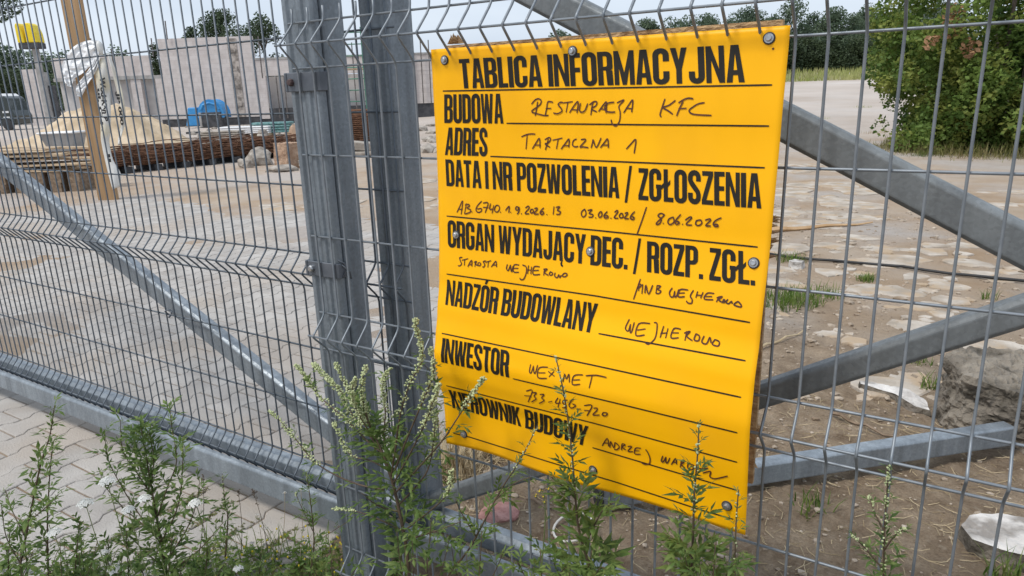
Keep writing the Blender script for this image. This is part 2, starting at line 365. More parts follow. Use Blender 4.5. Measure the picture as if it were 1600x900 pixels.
def glyph(ch):
    s = ST; w = .44
    mir = lambda p, W: [(W - x, y) for x, y in p][::-1]
    if ch == 'O': return g_O()
    if ch == 'Ó': q, W = g_O(); return q + [[(.17, 1.05), (.27, 1.05), (.36, 1.2), (.22, 1.2)]], W
    if ch == 'I': return [rect(0, 0, s, 1)], s
    if ch == 'L': return [rect(0, 0, s, 1), rect(s, 0, .34, .14)], .34
    if ch == 'Ł': return [rect(0.05, 0, .2, 1), rect(.2, 0, .40, .14), [(.2, .45), (.29, .55), (.29, .69), (.2, .59)], [(-.03, .36), (.05, .44), (.05, .58), (-.03, .5)]], .40
    if ch == 'E': return [rect(0, 0, s, 1), rect(s, 0, .34, .14), rect(s, .44, .325, .575), rect(s, .86, .34, 1)], .34
    if ch == 'F': return [rect(0, 0, s, 1), rect(s, .42, .32, .56), rect(s, .86, .34, 1)], .34
    if ch == 'T': w = .39; return [rect(0, .86, w, 1), rect((w - s) / 2, 0, (w + s) / 2, .86)], w
    if ch == 'D': return ring(rr(0, 0, w, 1, (.001, .19, .19, .001)), rr(s, .13, w - s, .87, (.001, .055, .055, .001))), w
    if ch == 'B': return ring(rr(0, .515, w - .008, 1, (.001, .10, .17, .001)), rr(s, .585, w - s, .875, (.001, .05, .05, .001))) + ring(rr(0, 0, w, .515, (.001, .17, .11, .001)), rr(s, .125, w - s + .006, .45, (.001, .05, .05, .001))), w
    if ch == 'P': return ring(rr(0, .41, w, 1, (.001, .18, .18, .001)), rr(s, .535, w - s, .87, (.001, .055, .055, .001))) + [rect(0, 0, s, .41)], w
    if ch == 'R': return ring(rr(0, .44, w - .005, 1, (.001, .09, .18, .001)), rr(s, .555, w - s, .87, (.001, .05, .055, .001))) + [rect(0, 0, s, .44), [(w - s - .01, 0), (w, 0), (w - .015, .44), (w - s - .04, .44)]], w
    if ch in 'AĄ':
        l = [(0, 0), (.145, 0), (.22, .80), (.22, 1), (.125, 1)]; q = [l, mir(l, .44), [(.164, .2), (.276, .2), (.264, .33), (.176, .33)]]
        if ch == 'Ą': q += [[(.36, -.17), (.45, -.2), (.45, -.14), (.41, -.1), (.42, -.002), (.37, -.002), (.33, -.09)]]
        return q, .44
    if ch == 'N': w = .46; t = .135; return [rect(0, 0, t, 1), rect(w - t, 0, w, 1), [(t, 1), (t, .62), (w - t, 0), (w - t, .38)]], w
    if ch == 'M': w = .58; t = .135; l = [(t, 1), (t, .52), (w / 2 - .06, 0), (w / 2, 0), (w / 2, .36)]; return [rect(0, 0, t, 1), rect(w - t, 0, w, 1), l, mir(l, w)], w
    if ch == 'W':
        a = [(0, 1), (.135, 1), (.18, .34), (.18, 0), (.085, 0)]; b = [(.18, 0), (.262, 0), (.31, .56), (.31, 1), (.245, 1), (.18, .34)]
        return [a, b, mir(b, .62), mir(a, .62)], .62
    if ch == 'Y': l = [(0, 1), (.15, 1), (.22, .66), (.22, 0), (.145, 0), (.145, .4)]; return [l, mir(l, .44)], .44
    if ch == 'Z': w = .38; return [rect(.015, .86, w, 1), rect(0, 0, w, .14), [(0, .14), (.155, .14), (w, .86), (w - .155, .86)]], w
    if ch == 'K': return [rect(0, 0, s, 1), [(s, .40), (.25, .55), (.43, 1), (.275, 1), (s, .64)], [(.18, .445), (.30, 0), (.46, 0), (.25, .55)]], .46
    if ch == 'U':
        o = [(0, 1)] + arcpts(.2, .188, .2, .2, 180, 270) + arcpts(w - .2, .188, .2, .2, 270, 360) + [(w, 1)]
        i = [(s, 1)] + arcpts(s + .062, .192, .062, .062, 180, 270) + arcpts(w - s - .062, .192, .062, .062, 270, 360) + [(w - s, 1)]
        return band(o, i), w
    if ch == 'J':
        w = .40
        o = [(0, .33)] + arcpts(.19, .188, .19, .2, 180, 270) + arcpts(w - .19, .188, .19, .2, 270, 360) + [(w, 1)]
        i = [(s - .01, .33)] + arcpts(s + .05, .19, .055, .06, 180, 270) + arcpts(w - s - .055, .19, .055, .06, 270, 360) + [(w - s, 1)]
        return band(o, i), w
    if ch == 'C': return c_band(w, .36, .64), w
    if ch == 'G': return c_band(w, .40, .66) + [rect(w - ST, .40, w, .52), rect(.25, .40, w - ST, .52)], w
    if ch == 'S':
        h = s / 2; c = [(w - h, .68), (w - h, .80)] + arcpts(w / 2, .80, w / 2 - h, .137, 0, 180, 8)[1:] + [(h, .72), (h + .03, .64), (w / 2, .50), (w - h - .03, .37), (w - h, .28)] + [(w - h, .20)] + [(x, y) for x, y in arcpts(w / 2, .20, w / 2 - h, .137, 0, -180, 8)[1:]] + [(h, .33)]
        return line_band(c, h), w
    if ch == '/': return [[(0, -.12), (.10, -.12), (.30, 1.06), (.20, 1.06)]], .32
    if ch == '.': return [rect(0, 0, .14, .15)], .14
    return [], .2
def letters(text, quad, name='printed_words'):
    gs = []; x = 0
    for ch in text:
        if ch == ' ': x += .17; continue
        q, w_ = glyph(ch); gs.append((q, x)); x += w_ + .035
    W = x - .035
    (ax, ay), (bx, by), (cx, cy), (dx, dy) = quad     # TL TR BR BL in pixels, mapped on the sheet
    TLp, TRp, BRp, BLp = [on_sheet(*q) for q in quad]
    bm = bmesh.new()
    for q, gx in gs:
        for poly in q:
            vv = [bm.verts.new(((p[0] + gx) / W, p[1], 0)) for p in poly]
            try: bm.faces.new(vv)
            except ValueError: pass
    for k in range(1, 12):
        h = k / 12
        bmesh.ops.bisect_plane(bm, geom=bm.verts[:] + bm.edges[:] + bm.faces[:], plane_co=(0, h, 0), plane_no=(0, 1, 0))
    bmesh.ops.triangulate(bm, faces=bm.faces[:])
    mb = MB(); vs = []
    for v in bm.verts:
        u, t = v.co.x, v.co.y
        top = TLp.lerp(TRp, u); bot = BLp.lerp(BRp, u); P = bot.lerp(top, t)
        vs.append((P.x, sheet_y(P.x, P.z) - .0009, P.z))
    bm.verts.index_update()
    mb.add(vs, [tuple(v.index for v in f.verts) for f in bm.faces]); bm.free()
    return sbuild(mb, name, M_ink, sheet)
letters('TABLICA INFORMACYJNA', [(717, 92.5), (1162, 69.3), (1164, 128.4), (721, 138.2)], 'printed_heading')
letters('BUDOWA', [(694.4, 147.5), (785, 146.2), (787, 193), (694.6, 192)])
letters('ADRES', [(698, 199), (761.5, 200), (762, 244), (695.5, 242)])
letters('DATA I NR POZWOLENIA / ZGŁOSZENIA', [(696, 248.8), (1189.8, 271), (1189.8, 325.7), (698, 290.3)])
letters('ORGAN WYDAJĄCY DEC. / ROZP. ZGŁ.', [(699.5, 343.8), (1180, 394), (1180, 446.2), (700, 385.5)])
letters('NADZÓR BUDOWLANY', [(698.7, 436.5), (935, 474.5), (927, 520.5), (696, 475.8)])
letters('INWESTOR', [(691.8, 527.7), (796.5, 548.2), (796, 590), (690, 565.8)])
letters('KIEROWNIK BUDOWY', [(700.6, 608.6), (920, 666), (915.6, 697), (707.5, 637)])
def ribbon(mb, pts, hw, off=.0011):                   # a pen or print stroke lying on the sheet
    P = []
    for (a, b), (c, d) in zip(pts, pts[1:]):
        n = max(1, int(math.hypot(c - a, d - b) / 9))
        for k in range(n): P.append((a + (c - a) * k / n, b + (d - b) * k / n))
    P.append(pts[-1]); W = [on_sheet(*q) for q in P]
    vs = []; n = len(W)
    for k in range(n):
        d = W[min(k + 1, n - 1)] - W[max(k - 1, 0)]; d.y = 0; d.normalize() if d.length else None
        nn = Vector((-d.z, 0, d.x)); e = hw * (1 if 0 < k < n - 1 else .8)
        if k == 0: W[0] = W[0] - d * hw * .5
        for sg in (-1, 1):
            Q = W[k] + nn * (e * sg); vs.append((Q.x, sheet_y(Q.x, Q.z) - off, Q.z))
    mb.add(vs, [(2 * k, 2 * k + 2, 2 * k + 3, 2 * k + 1) for k in range(n - 1)])
for pts in ([(692.5, 142.2), (1206.5, 132.6)], [(792, 192.6), (1201.7, 196.8)], [(766.7, 244.2), (1195, 262)], [(698.4, 337.4), (930, 359.5), (1184, 385.9)], [(698.4, 428), (930, 462), (1172, 503.6)], [(935.8, 521), (1165, 563.4)],
            [(691, 520.6), (930, 571), (1158, 620.6)], [(802, 591.6), (960, 629), (1152.3, 676)], [(698, 602.5), (930, 661.5), (1152, 722)], [(926.4, 699.3), (1040, 733), (1151, 765.6)], [(709, 676.8), (735, 683), (860, 722), (968, 754.7), (1095, 796.4), (1146, 811)]):
    mb = MB(); ribbon(mb, pts, .0013, .0008); sbuild(mb, 'rule_line', M_ink, sheet)
def smooth_pts(pts):
    if len(pts) < 3: return pts
    o = []
    for i in range(len(pts) - 1):
        p0 = pts[max(i - 1, 0)]; p1 = pts[i]; p2 = pts[i + 1]; p3 = pts[min(i + 2, len(pts) - 1)]
        for k in range(4):
            t = k / 4; o.append(tuple(.5 * (2 * p1[j] + (p2[j] - p0[j]) * t + (2 * p0[j] - 5 * p1[j] + 4 * p2[j] - p3[j]) * t * t + (-p0[j] + 3 * p1[j] - 3 * p2[j] + p3[j]) * t ** 3) for j in (0, 1)))
    return o + [pts[-1]]
def hand(org, strokes):
    ox, oy, k = org; mb = MB()
    for i, s in enumerate(strokes):
        ribbon(mb, smooth_pts([(ox + a / k, oy + b / k) for a, b in s]), .00125, .00105 + .00012 * (i % 5))
    return sbuild(mb, 'handwriting', M_pen, sheet)
Z = 5.293
hand((660, 50, Z), [[(935,690),(945,640),(955,575)],[(905,595),(935,560),(965,552),(985,570),(970,605),(905,655),(950,675),(1010,690),(1045,688)],[(1080,580),(1040,577),(1030,630),(1018,685)],[(1025,632),(1068,630)],[(1165,585),(1145,580),(1125,600),(1150,630),(1155,655),(1120,675),(1085,668)],[(1170,585),(1245,575)],[(1205,580),(1190,665)],[(1220,665),(1255,610),(1290,575),(1280,670)],[(1235,640),(1285,645)],[(1310,590),(1300,640),(1315,662),(1345,650),(1370,590)],[(1395,685),(1405,610),(1415,580)],[(1385,600),(1420,575),(1445,580),(1435,610),(1400,635),(1445,660)],[(1460,655),(1500,600),(1525,580),(1520,670)],[(1475,635),(1520,640)],
    [(1587,580),(1540,587),(1512,615),(1517,650),(1557,662),(1597,660)],[(1612,585),(1652,566),(1667,566),(1627,614),(1637,664),(1632,734),(1602,776),(1572,759),(1562,724)],[(1667,666),(1707,604),(1742,562),(1732,664)],[(1687,629),(1737,634)]])
hand((940, 30, Z), [[(525,660),(505,720),(485,785),(495,808)],[(610,672),(560,710),(510,730),(550,755),(590,785)],[(640,690),(655,680),(690,660),(725,652),(760,658)],[(675,680),(645,740),(622,800)],[(640,740),(705,735)],[(850,690),(800,700),(750,730),(725,755),(745,780),(800,790),(910,795)]])
hand((660, 200, Z), [[(822,72),(860,55),(900,48),(935,50)],[(868,60),(858,175)],[(912,170),(940,125),(970,85),(975,165)],[(930,140),(975,140)],[(1020,178),(1035,120),(1045,90)],[(1015,95),(1050,78),(1062,95),(1040,125),(1015,130),(1058,160)],[(1080,100),(1160,82)],[(1125,92),(1110,172)],[(1150,172),(1185,125),(1215,90),(1212,160)],[(1165,145),(1215,145)],[(1275,90),(1250,105),(1243,140),(1265,155),(1290,150)],[(1315,95),(1345,92),(1350,105),(1305,155),(1330,155),(1375,162)],[(1398,162),(1410,115),(1415,98),(1440,160),(1480,80)],[(1475,160),(1510,115),(1535,90),(1540,165)],[(1490,140),(1540,140)],[(1689,172),(1727,130),(1767,95),(1752,210)]])
D = lambda x, y: [(x - 3, y - 1), (x + 3, y + 2)]
hand((660, 200, Z), [[(288,695),(310,650),(335,602),(322,715)],[(300,670),(335,672)],[(350,710),(365,620)],[(355,635),(385,630),(390,645),(370,660),(400,675),(395,695),(355,710)],D(412,692),[(490,605),(455,645),(445,680),(465,697),(490,685),(488,665),(455,670)],[(505,620),(545,620),(520,700)],[(505,655),(548,655)],[(565,625),(558,670),(585,668)],[(592,640),(578,705)],[(610,640),(598,670),(605,690),(625,692),(640,665),(630,640),(610,640)],D(648,695),[(690,680),(720,645),(715,700)],D(733,695),[(800,655),(780,650),(773,670),(790,678),(803,655),(800,690),(785,712)],D(822,708),[(855,660),(875,645),(885,660),(850,705),(885,708)],[(900,672),(893,692),(905,703),(920,690),(915,672),(900,672)],[(930,665),(950,660),(950,675),(925,708),(965,710)],[(1005,660),(985,680),(975,700),(990,715),(1005,705),(1000,690),(980,697)],D(1032,715),[(1090,650),(1083,715)],[(1108,655),(1138,650),(1118,680),(1143,690),(1135,712),(1108,712)]])
hand((660, 200, Z), [[(1345,670),(1320,690),(1318,720),(1335,735),(1355,710),(1345,670)],[(1370,680),(1405,675),(1380,705),(1412,715),(1405,735),(1375,735)],D(1435,742),[(1475,690),(1458,712),(1465,737),(1485,725),(1485,695),(1475,690)],[(1530,690),(1505,720),(1510,742),(1535,740),(1535,725),(1510,725)],D(1562,746)] +
    [[(a + 1482, b) for a, b in s] for s in ([(110,695),(130,680),(135,695),(105,740),(140,745)],[(160,705),(148,725),(158,742),(178,735),(175,708),(160,705)],[(195,705),(215,698),(215,712),(190,745),(228,748)],[(275,690),(248,720),(240,745),(262,755),(272,740),(250,730)],[(372,655),(335,765),(292,885)],[(520,715),(490,705),(468,725),(495,750),(485,785),(460,798),(455,785),(490,750),(525,715)],D(513,787),[(595,735),(560,750),(550,780),(570,797),(600,775),(595,735)],[(655,715),(620,755),(610,785),(630,795),(645,778),(620,770)],D(672,795),[(695,760),(730,735),(745,745),(700,795),(750,802)],[(785,765),(780,795),(805,805),(830,785),(820,760),(785,765)],[(860,760),(895,750),(900,765),(862,805),(905,808)],[(990,742),(950,760),(925,790),(940,812),(965,810),(955,795),(925,800)])])
hand((660, 360, Z), [[(330,222),(310,225),(315,250),(325,275),(310,292),(295,290)],[(330,245),(380,232)],[(352,240),(348,290)],[(378,297),(400,255),(412,250),(410,297)],[(388,280),(412,280)],[(440,255),(435,300)],[(430,262),(450,255),(440,275),(460,290)],[(465,265),(460,285),(475,290),(485,275),(470,262)],[(525,250),(505,258),(518,280),(510,300),(498,300)],[(525,262),(570,248)],[(548,256),(542,305)],[(572,300),(600,262),(612,258),(615,303)],[(585,285),(615,285)],[(705,280),(697,312),(712,330),(730,285)],[(730,285),(735,325),(741,338),(753,292)],[(800,285),(760,285),(755,340),(800,345)],[(757,312),(795,312)],[(830,285),(860,300),(860,350),(840,400),(815,405),(808,390)],[(880,290),(872,358)],[(905,300),(898,360)],[(872,325),(900,328)],[(970,300),(925,300),(918,362),(975,362)],[(920,330),(965,328)],[(1010,315),(1005,372)],[(1005,320),(1035,318),(1010,345),(1045,370)],[(1060,340),(1050,360),(1065,370),(1080,355),(1060,340)],[(1100,350),(1095,375),(1115,390),(1130,365),(1138,390),(1150,368)],[(1170,355),(1158,375),(1180,382),(1200,365),(1185,352),(1165,358)]])
hand((940, 360, Z), [[(322,402),(295,480),(265,570)],[(310,435),(308,500)],[(312,440),(330,450),(310,475)],[(342,445),(335,522)],[(360,515),(368,450),(390,525),(425,450)],[(460,455),(450,520)],[(460,455),(490,460),(465,485),(492,500),(475,520),(450,518)],[(585,475),(563,510),(572,545),(595,545),(606,500)],[(606,500),(606,546),(622,540),(640,486)],[(715,490),(650,488),(635,545),(690,545)],[(642,518),(690,515)],[(760,495),(735,540),(750,570),(745,600),(715,598),(702,580)],[(795,505),(780,555)],[(840,510),(820,560)],[(785,532),(830,535)],[(930,520),(875,518),(850,565),(925,572)],[(862,545),(915,545)],[(975,545),(950,590)],[(955,555),(1000,545),(970,572),(1005,595)],[(1010,570),(1005,590),(1020,590),(1018,572),(1010,570)],[(1045,570),(1030,590),(1050,605),(1075,585),(1080,605)],[(1130,585),(1095,612),(1150,632),(1155,615),(1130,585)]])
hand((940, 360, Z), [[(230,735),(203,790),(200,815),(222,830),(240,775)],[(240,775),(238,840),(252,832),(272,757)],[(400,768),(310,770),(285,865),(358,862)],[(298,822),(365,812)],[(515,790),(485,885)],[(550,810),(530,890)],[(490,850),(545,845)],[(655,815),(600,810),(575,885),(640,885)],[(590,845),(640,845)]])
hand((660, 280, 2.7586), [[(1000,617),(1012,622),(1010,660),(1000,690),(975,710),(960,702)],[(1140,655),(1132,695)],[(1130,662),(1155,655),(1140,675),(1165,695)],[(1180,665),(1172,690),(1190,695),(1195,675),(1180,665)],[(1215,675),(1205,700),(1225,708),(1240,680),(1245,705)],[(1262,690),(1250,710),(1275,718),(1280,700),(1262,690)]])
hand((780, 540, 3.75), [[(185,110),(178,150),(188,158),(202,118)],[(202,118),(205,158),(214,156),(226,112)],[(285,125),(235,130),(228,185),(280,190)],[(232,158),(272,158)],[(290,150),(325,178)],[(322,150),(292,182)],[(375,210),(385,165),(395,195),(410,165),(412,215)],[(490,170),(440,175),(430,225),(475,225)],[(435,200),(475,198)],[(510,175),(570,172),(630,185)],[(545,178),(528,248)]])
hand((780, 540, 3.75), [[(160,265),(195,262),(170,330)],[(150,292),(190,295)],[(195,275),(220,275),(205,295),(218,310),(190,330)],[(240,285),(265,285),(250,305),(265,320),(235,338)],[(290,330),(312,325)],[(345,305),(330,335),(362,335)],[(358,312),(345,362)],[(400,318),(378,320),(374,338),(392,345),(388,362),(370,362)],[(435,310),(410,345),(425,365),(450,350),(430,340)],[(455,370),(480,370)],[(500,350),(545,350),(515,410)],[(500,378),(535,380)],[(555,365),(575,365),(572,380),(550,405),(590,405)],[(612,390),(605,405),(625,410),(635,395),(612,390)]])
hand((780, 540, 3.75), [[(605,585),(635,542),(642,590)],[(615,570),(640,570)],[(650,595),(655,560),(672,598),(680,565)],[(682,566),(705,590),(690,608),(674,604)],[(718,610),(722,575),(740,580),(722,592),(745,610)],[(755,590),(778,590),(755,618),(785,620)],[(830,600),(800,600),(795,632),(830,635)],[(798,615),(822,615)],[(860,608),(872,625),(885,660),(880,690),(850,692),(832,680)],[(960,645),(951,672),(962,680),(978,652)],[(978,652),(978,684),(988,684),(1001,656)],[(1010,695),(1035,660),(1040,695)],[(1020,682),(1040,682)],[(1062,710),(1068,675)],[(1065,678),(1085,680),(1068,695),(1090,715)],[(1105,715),(1110,690),(1145,705),(1130,725),(1105,720)],[(1160,715),(1190,720),(1225,715)],[(1195,745),(1240,735),(1235,765),(1262,778),(1300,772),(1340,762)]])

# ------------------------------------------------------------------ ground
def in_pave(x, y):
    if -9.55 + .05 * (y - 4) < x < -.30 - .09 * max(0, y - .8) and -.62 < y < 4.87 - .0 * x: return True
    return False
def dirtness(x, y): return sst(3.6, 2.2, y + .35 * noise.noise(Vector((x, y, 3)))) * sst(-1.2, -.2, x)
def hgt(x, y):
    z = terrain(x, y)
    d = math.hypot(x - CAM.x, y - CAM.y)
    if in_pave(x, y): return -.0062 + (.0095 * sst(.14, .5, noise.noise(Vector((x * .75, y * .75, 9))) + .35 * noise.noise(Vector((x * 3.1, y * 3.1, 4)))) if y > .45 else 0)
    a = sst(.0, .25, y) * sst(25, 5, d)
    z += a * (.016 * noise.noise(Vector((x * 1.7, y * 1.7, 0))) + .010 * noise.noise(Vector((x * 6, y * 6, 1))) * (.4 + dirtness(x, y)))
    z += a * dirtness(x, y) * (.016 * noise.noise(Vector((x * 15, y * 15, 5))) + .010 * noise.noise(Vector((x * 38, y * 38, 7))))
    return z - .004
mb = MB(); rs = [.25]
while rs[-1] < 900: rs.append(rs[-1] * (1.0165 if rs[-1] < 12 else 1.04))
yaw = math.atan2(FH.y, FH.x)
ang = [yaw + rad(a) for a in [-44 + 88 * i / 300 for i in range(301)]] + [yaw + rad(44 + 272 * i / 60) for i in range(1, 60)]
na = len(ang); vs = []
for r in rs:
    for a in ang:
        x = CAM.x + r * math.cos(a); y = CAM.y + r * math.sin(a); vs.append((x, y, hgt(x, y)))
fs = []
for i in range(len(rs) - 1):
    for j in range(na):
        j2 = (j + 1) % na; fs.append((i * na + j, (i + 1) * na + j, (i + 1) * na + j2, i * na + j2))
fs.append(tuple(range(na)))
mb.add(vs, fs)
gm = bpy.data.materials.new('site_ground'); gm.use_nodes = True; t = gm.node_tree; N = t.nodes; L = t.links; bs = N['Principled BSDF']; bs.inputs['Roughness'].default_value = .95; bs.inputs['Specular IOR Level'].default_value = .15
g = N.new('ShaderNodeNewGeometry')
def nse(sc, det=8, st=None, rough=.6):
    n = N.new('ShaderNodeTexNoise'); n.inputs['Scale'].default_value = sc; n.inputs['Detail'].default_value = det; n.inputs['Roughness'].default_value = rough; L.new(g.outputs['Position'], n.inputs['Vector']); return n.outputs[0]
def ramp(src, a, b, ca, cb):
    r = N.new('ShaderNodeValToRGB'); r.color_ramp.elements[0].position = a; r.color_ramp.elements[1].position = b; r.color_ramp.elements[0].color = (*ca, 1); r.color_ramp.elements[1].color = (*cb, 1); L.new(src, r.inputs[0]); return r.outputs[0]
def mixc(f, a, b):
    m_ = N.new('ShaderNodeMix'); m_.data_type = 'RGBA'; L.new(f, m_.inputs[0]); L.new(a, m_.inputs[6]); L.new(b, m_.inputs[7]); return m_.outputs[2]
sand = ramp(nse(1.1), .36, .66, (.43, .305, .20), (.53, .435, .34))
sand = mixc(ramp(nse(.45, 5), .47, .60, (0, 0, 0), (.9, .9, .9)), sand, ramp(nse(9), .3, .7, (.45, .40, .355), (.54, .495, .455)))
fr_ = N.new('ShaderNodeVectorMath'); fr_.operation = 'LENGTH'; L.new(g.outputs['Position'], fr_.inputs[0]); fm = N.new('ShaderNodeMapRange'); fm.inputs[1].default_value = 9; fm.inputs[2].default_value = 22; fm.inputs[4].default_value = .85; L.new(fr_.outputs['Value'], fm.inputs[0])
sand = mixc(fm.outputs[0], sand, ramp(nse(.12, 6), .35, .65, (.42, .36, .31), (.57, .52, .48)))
dirt = ramp(nse(7, 10, rough=.7), .32, .68, (.19, .13, .08), (.58, .45, .32))
dirt = mixc(ramp(nse(140, 4), .42, .58, (0, 0, 0), (.4, .4, .4)), dirt, ramp(nse(90), .4, .6, (.15, .105, .068), (.38, .28, .19)))
dirt = mixc(ramp(nse(60, 6), .5, .66, (0, 0, 0), (.55, .55, .55)), dirt, ramp(nse(40), .4, .6, (.28, .21, .14), (.52, .425, .32)))
sx = N.new('ShaderNodeSeparateXYZ'); L.new(g.outputs['Position'], sx.inputs[0])
mr = N.new('ShaderNodeMapRange'); mr.inputs[1].default_value = 3.9; mr.inputs[2].default_value = 2.3; L.new(sx.outputs[1], mr.inputs[0])
ad = N.new('ShaderNodeMath'); ad.operation = 'ADD'; L.new(mr.outputs[0], ad.inputs[0]); q = N.new('ShaderNodeMath'); q.operation = 'MULTIPLY_ADD'; q.inputs[1].default_value = 1.5; q.inputs[2].default_value = -.75; L.new(nse(1.6, 6), q.inputs[0]); L.new(q.outputs[0], ad.inputs[1]); ad.use_clamp = True
mx_ = N.new('ShaderNodeMapRange'); mx_.inputs[1].default_value = -1.0; mx_.inputs[2].default_value = -.35; L.new(sx.outputs[0], mx_.inputs[0]); ml = N.new('ShaderNodeMath'); ml.operation = 'MULTIPLY'; L.new(ad.outputs[0], ml.inputs[0]); L.new(mx_.outputs[0], ml.inputs[1])
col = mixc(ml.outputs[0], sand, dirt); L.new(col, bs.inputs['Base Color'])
bp = N.new('ShaderNodeBump'); bp.inputs['Strength'].default_value = 1.; bp.inputs['Distance'].default_value = .035; L.new(nse(34, 12, rough=.78), bp.inputs['Height']); L.new(bp.outputs[0], bs.inputs['Normal'])
tag(mb.build('ground', gm, None, True), kind='structure')

# interlocking pavers
M_pav = mat('concrete_paver', (.36, .335, .31), (.455, .43, .40), rough=.95, scale=5, bump=.35, bscale=130, spec=.2, c3=(.40, .355, .31), scale3=1.3)
nodes = M_pav.node_tree
g2 = nodes.nodes.new('ShaderNodeNewGeometry'); src = nodes.nodes['Principled BSDF'].inputs['Base Color'].links[0].from_socket
mrr = nodes.nodes.new('ShaderNodeMapRange'); mrr.inputs[3].default_value = .91; mrr.inputs[4].default_value = 1.07; nodes.links.new(g2.outputs['Random Per Island'], mrr.inputs[0])
mm = nodes.nodes.new('ShaderNodeMix'); mm.data_type = 'RGBA'; mm.blend_type = 'MULTIPLY'; mm.inputs[0].default_value = 1; nodes.links.new(src, mm.inputs[6]); nodes.links.new(mrr.outputs[0], mm.inputs[7]); nodes.links.new(mm.outputs[2], nodes.nodes['Principled BSDF'].inputs['Base Color'])
random.seed(5); mb = MB(); PL, PW, DD = .20, .165, .013; gap = .0035
def hw(v):                                            # half width of one I shaped paver along its length
    a = abs(v) / (PL / 2); return PW / 2 + DD if a > .62 else PW / 2 - DD if a < .34 else PW / 2 - DD + 2 * DD * (a - .34) / .28
nx0 = int(-9.9 / PW); 
for i in range(nx0, 2):
    for j in range(-4, 27):
        cx = i * PW; cy = j * PL + (PL / 2 if i % 2 else 0)
        if not in_pave(cx, cy): continue
        vq = [-PL / 2, -.62 * PL / 2, -.34 * PL / 2, .34 * PL / 2, .62 * PL / 2, PL / 2]
        pts = [(hw(v), v) for v in vq] + [(-hw(v), v) for v in reversed(vq)]
        tz = random.uniform(-.0014, .0014); tx = random.uniform(-.006, .006); ty = random.uniform(-.006, .006); rz = random.uniform(-.012, .012)
        ch = .006
        def ring_(sh, z):
            o = []
            for (px, py) in pts:
                k = math.hypot(px, py); x_ = px - math.copysign(sh, px); y_ = py - (math.copysign(sh, py) if abs(py) > PL / 2 - .001 else 0)
                o.append((cx + x_ - y_ * rz, cy + y_ + x_ * rz, z + tz + x_ * tx + y_ * ty))
            return o
        v = ring_(gap, -.03) + ring_(gap, -.004) + ring_(gap + ch * .4, -.001) + ring_(gap + ch, 0); n = 12
        f = [(r_ * n + k, r_ * n + (k + 1) % n, (r_ + 1) * n + (k + 1) % n, (r_ + 1) * n + k) for r_ in range(3) for k in range(n)]
        f += [(3 * n + k, 3 * n + k + 1, 3 * n + 10 - k, 3 * n + 11 - k) for k in range(5)]
        mb.add(v, f)
tag(mb.build('paver_pavement', M_pav), kind='structure')

# broken concrete flags sunk in the sand
M_flag = mat('pale_concrete_flag', (.33, .28, .225), (.53, .475, .41), rough=.95, scale=6, bump=.5, bscale=60, spec=.2, c3=(.42, .32, .22), scale3=5)
random.seed(11)
def slab(mb, cx, cy, r, h=.018, asp=1.0, n=9):
    k = random.uniform(0, 6); zc = hgt(cx, cy); pts = []
    for i in range(n):
        a = 2 * math.pi * (i + random.uniform(-.3, .3)) / n; q = r * random.uniform(.6, 1.2); pts.append((cx + q * asp * math.cos(a), cy + q * math.sin(a)))
    tx, ty = random.uniform(-.012, .012), random.uniform(-.012, .012)
    v = [(x, y, zc - .06) for x, y in pts] + [(x, y, zc + h - .006 + (x - cx) * tx + (y - cy) * ty) for x, y in pts] + [(cx + (x - cx) * .95, cy + (y - cy) * .95, zc + h + (x - cx) * tx + (y - cy) * ty) for x, y in pts]
    f = [(r_ * n + i, r_ * n + (i + 1) % n, (r_ + 1) * n + (i + 1) % n, (r_ + 1) * n + i) for r_ in range(2) for i in range(n)] + [tuple(range(2 * n, 3 * n))]
    mb.add(v, f)
mb = MB(); used = []
for (px, py, r, h) in [(1305, 385, .22, .02), (1340, 372, .2, .02), (1375, 388, .18, .018), (1300, 428, .2, .022), (1370, 412, .2, .018), (1405, 405, .22, .02), (1455, 395, .2, .022), (1500, 385, .2, .018), (1510, 412, .17, .022), (1480, 447, .14, .02), (1430, 432, .2, .014), (1355, 452, .2, .012), (1400, 455, .2, .01), (1430, 480, .13, .012), (1485, 470, .12, .02), (1425, 510, .16, .02), (1470, 492, .12, .015),
                       (1295, 520, .08, .022), (1335, 533, .13, .016), (1570, 545, .2, .02), (1390, 605, .2, .016), (1240, 305, .4, .015), (1310, 290, .35, .012), (1230, 330, .32, .015), (1300, 335, .25, .016), (1340, 340, .22, .016), (1270, 350, .24, .014), (1560, 320, .3, .012), (1590, 300, .3, .012), (1300, 312, .3, .01), (1590, 425, .2, .01), (1530, 430, .18, .01), (1420, 590, .12, .014)]:
    P = gp(px, py); slab(mb, P.x, P.y, r * random.uniform(.55, .85), h * random.uniform(.3, .7), random.uniform(.9, 1.4), random.choice([7, 9, 11, 13]))
    for q in range(2):
        a = random.uniform(0, 6.28); x_, y_ = P.x + r * 1.1 * math.cos(a), P.y + r * .95 * math.sin(a)
        if not in_pave(x_, y_): slab(mb, x_, y_, r * random.uniform(.2, .45), h * random.uniform(.2, .8), random.uniform(.8, 1.5), random.choice([6, 7, 9]))
for k in range(150):                                  # flags beyond the far edge of the paving and behind the notice
    x = random.uniform(-6.6, .4); y = random.uniform(5.0, 12)
    r = random.uniform(.28, .42)
    if y < 5.4 + .12 * (-x) * 0 and x < -8: continue
    if any(math.hypot(x - a, y - b) < r + c - .08 for a, b, c in used): continue
    used.append((x, y, r)); slab(mb, x, y, r, random.uniform(.004, .016), 1.15)
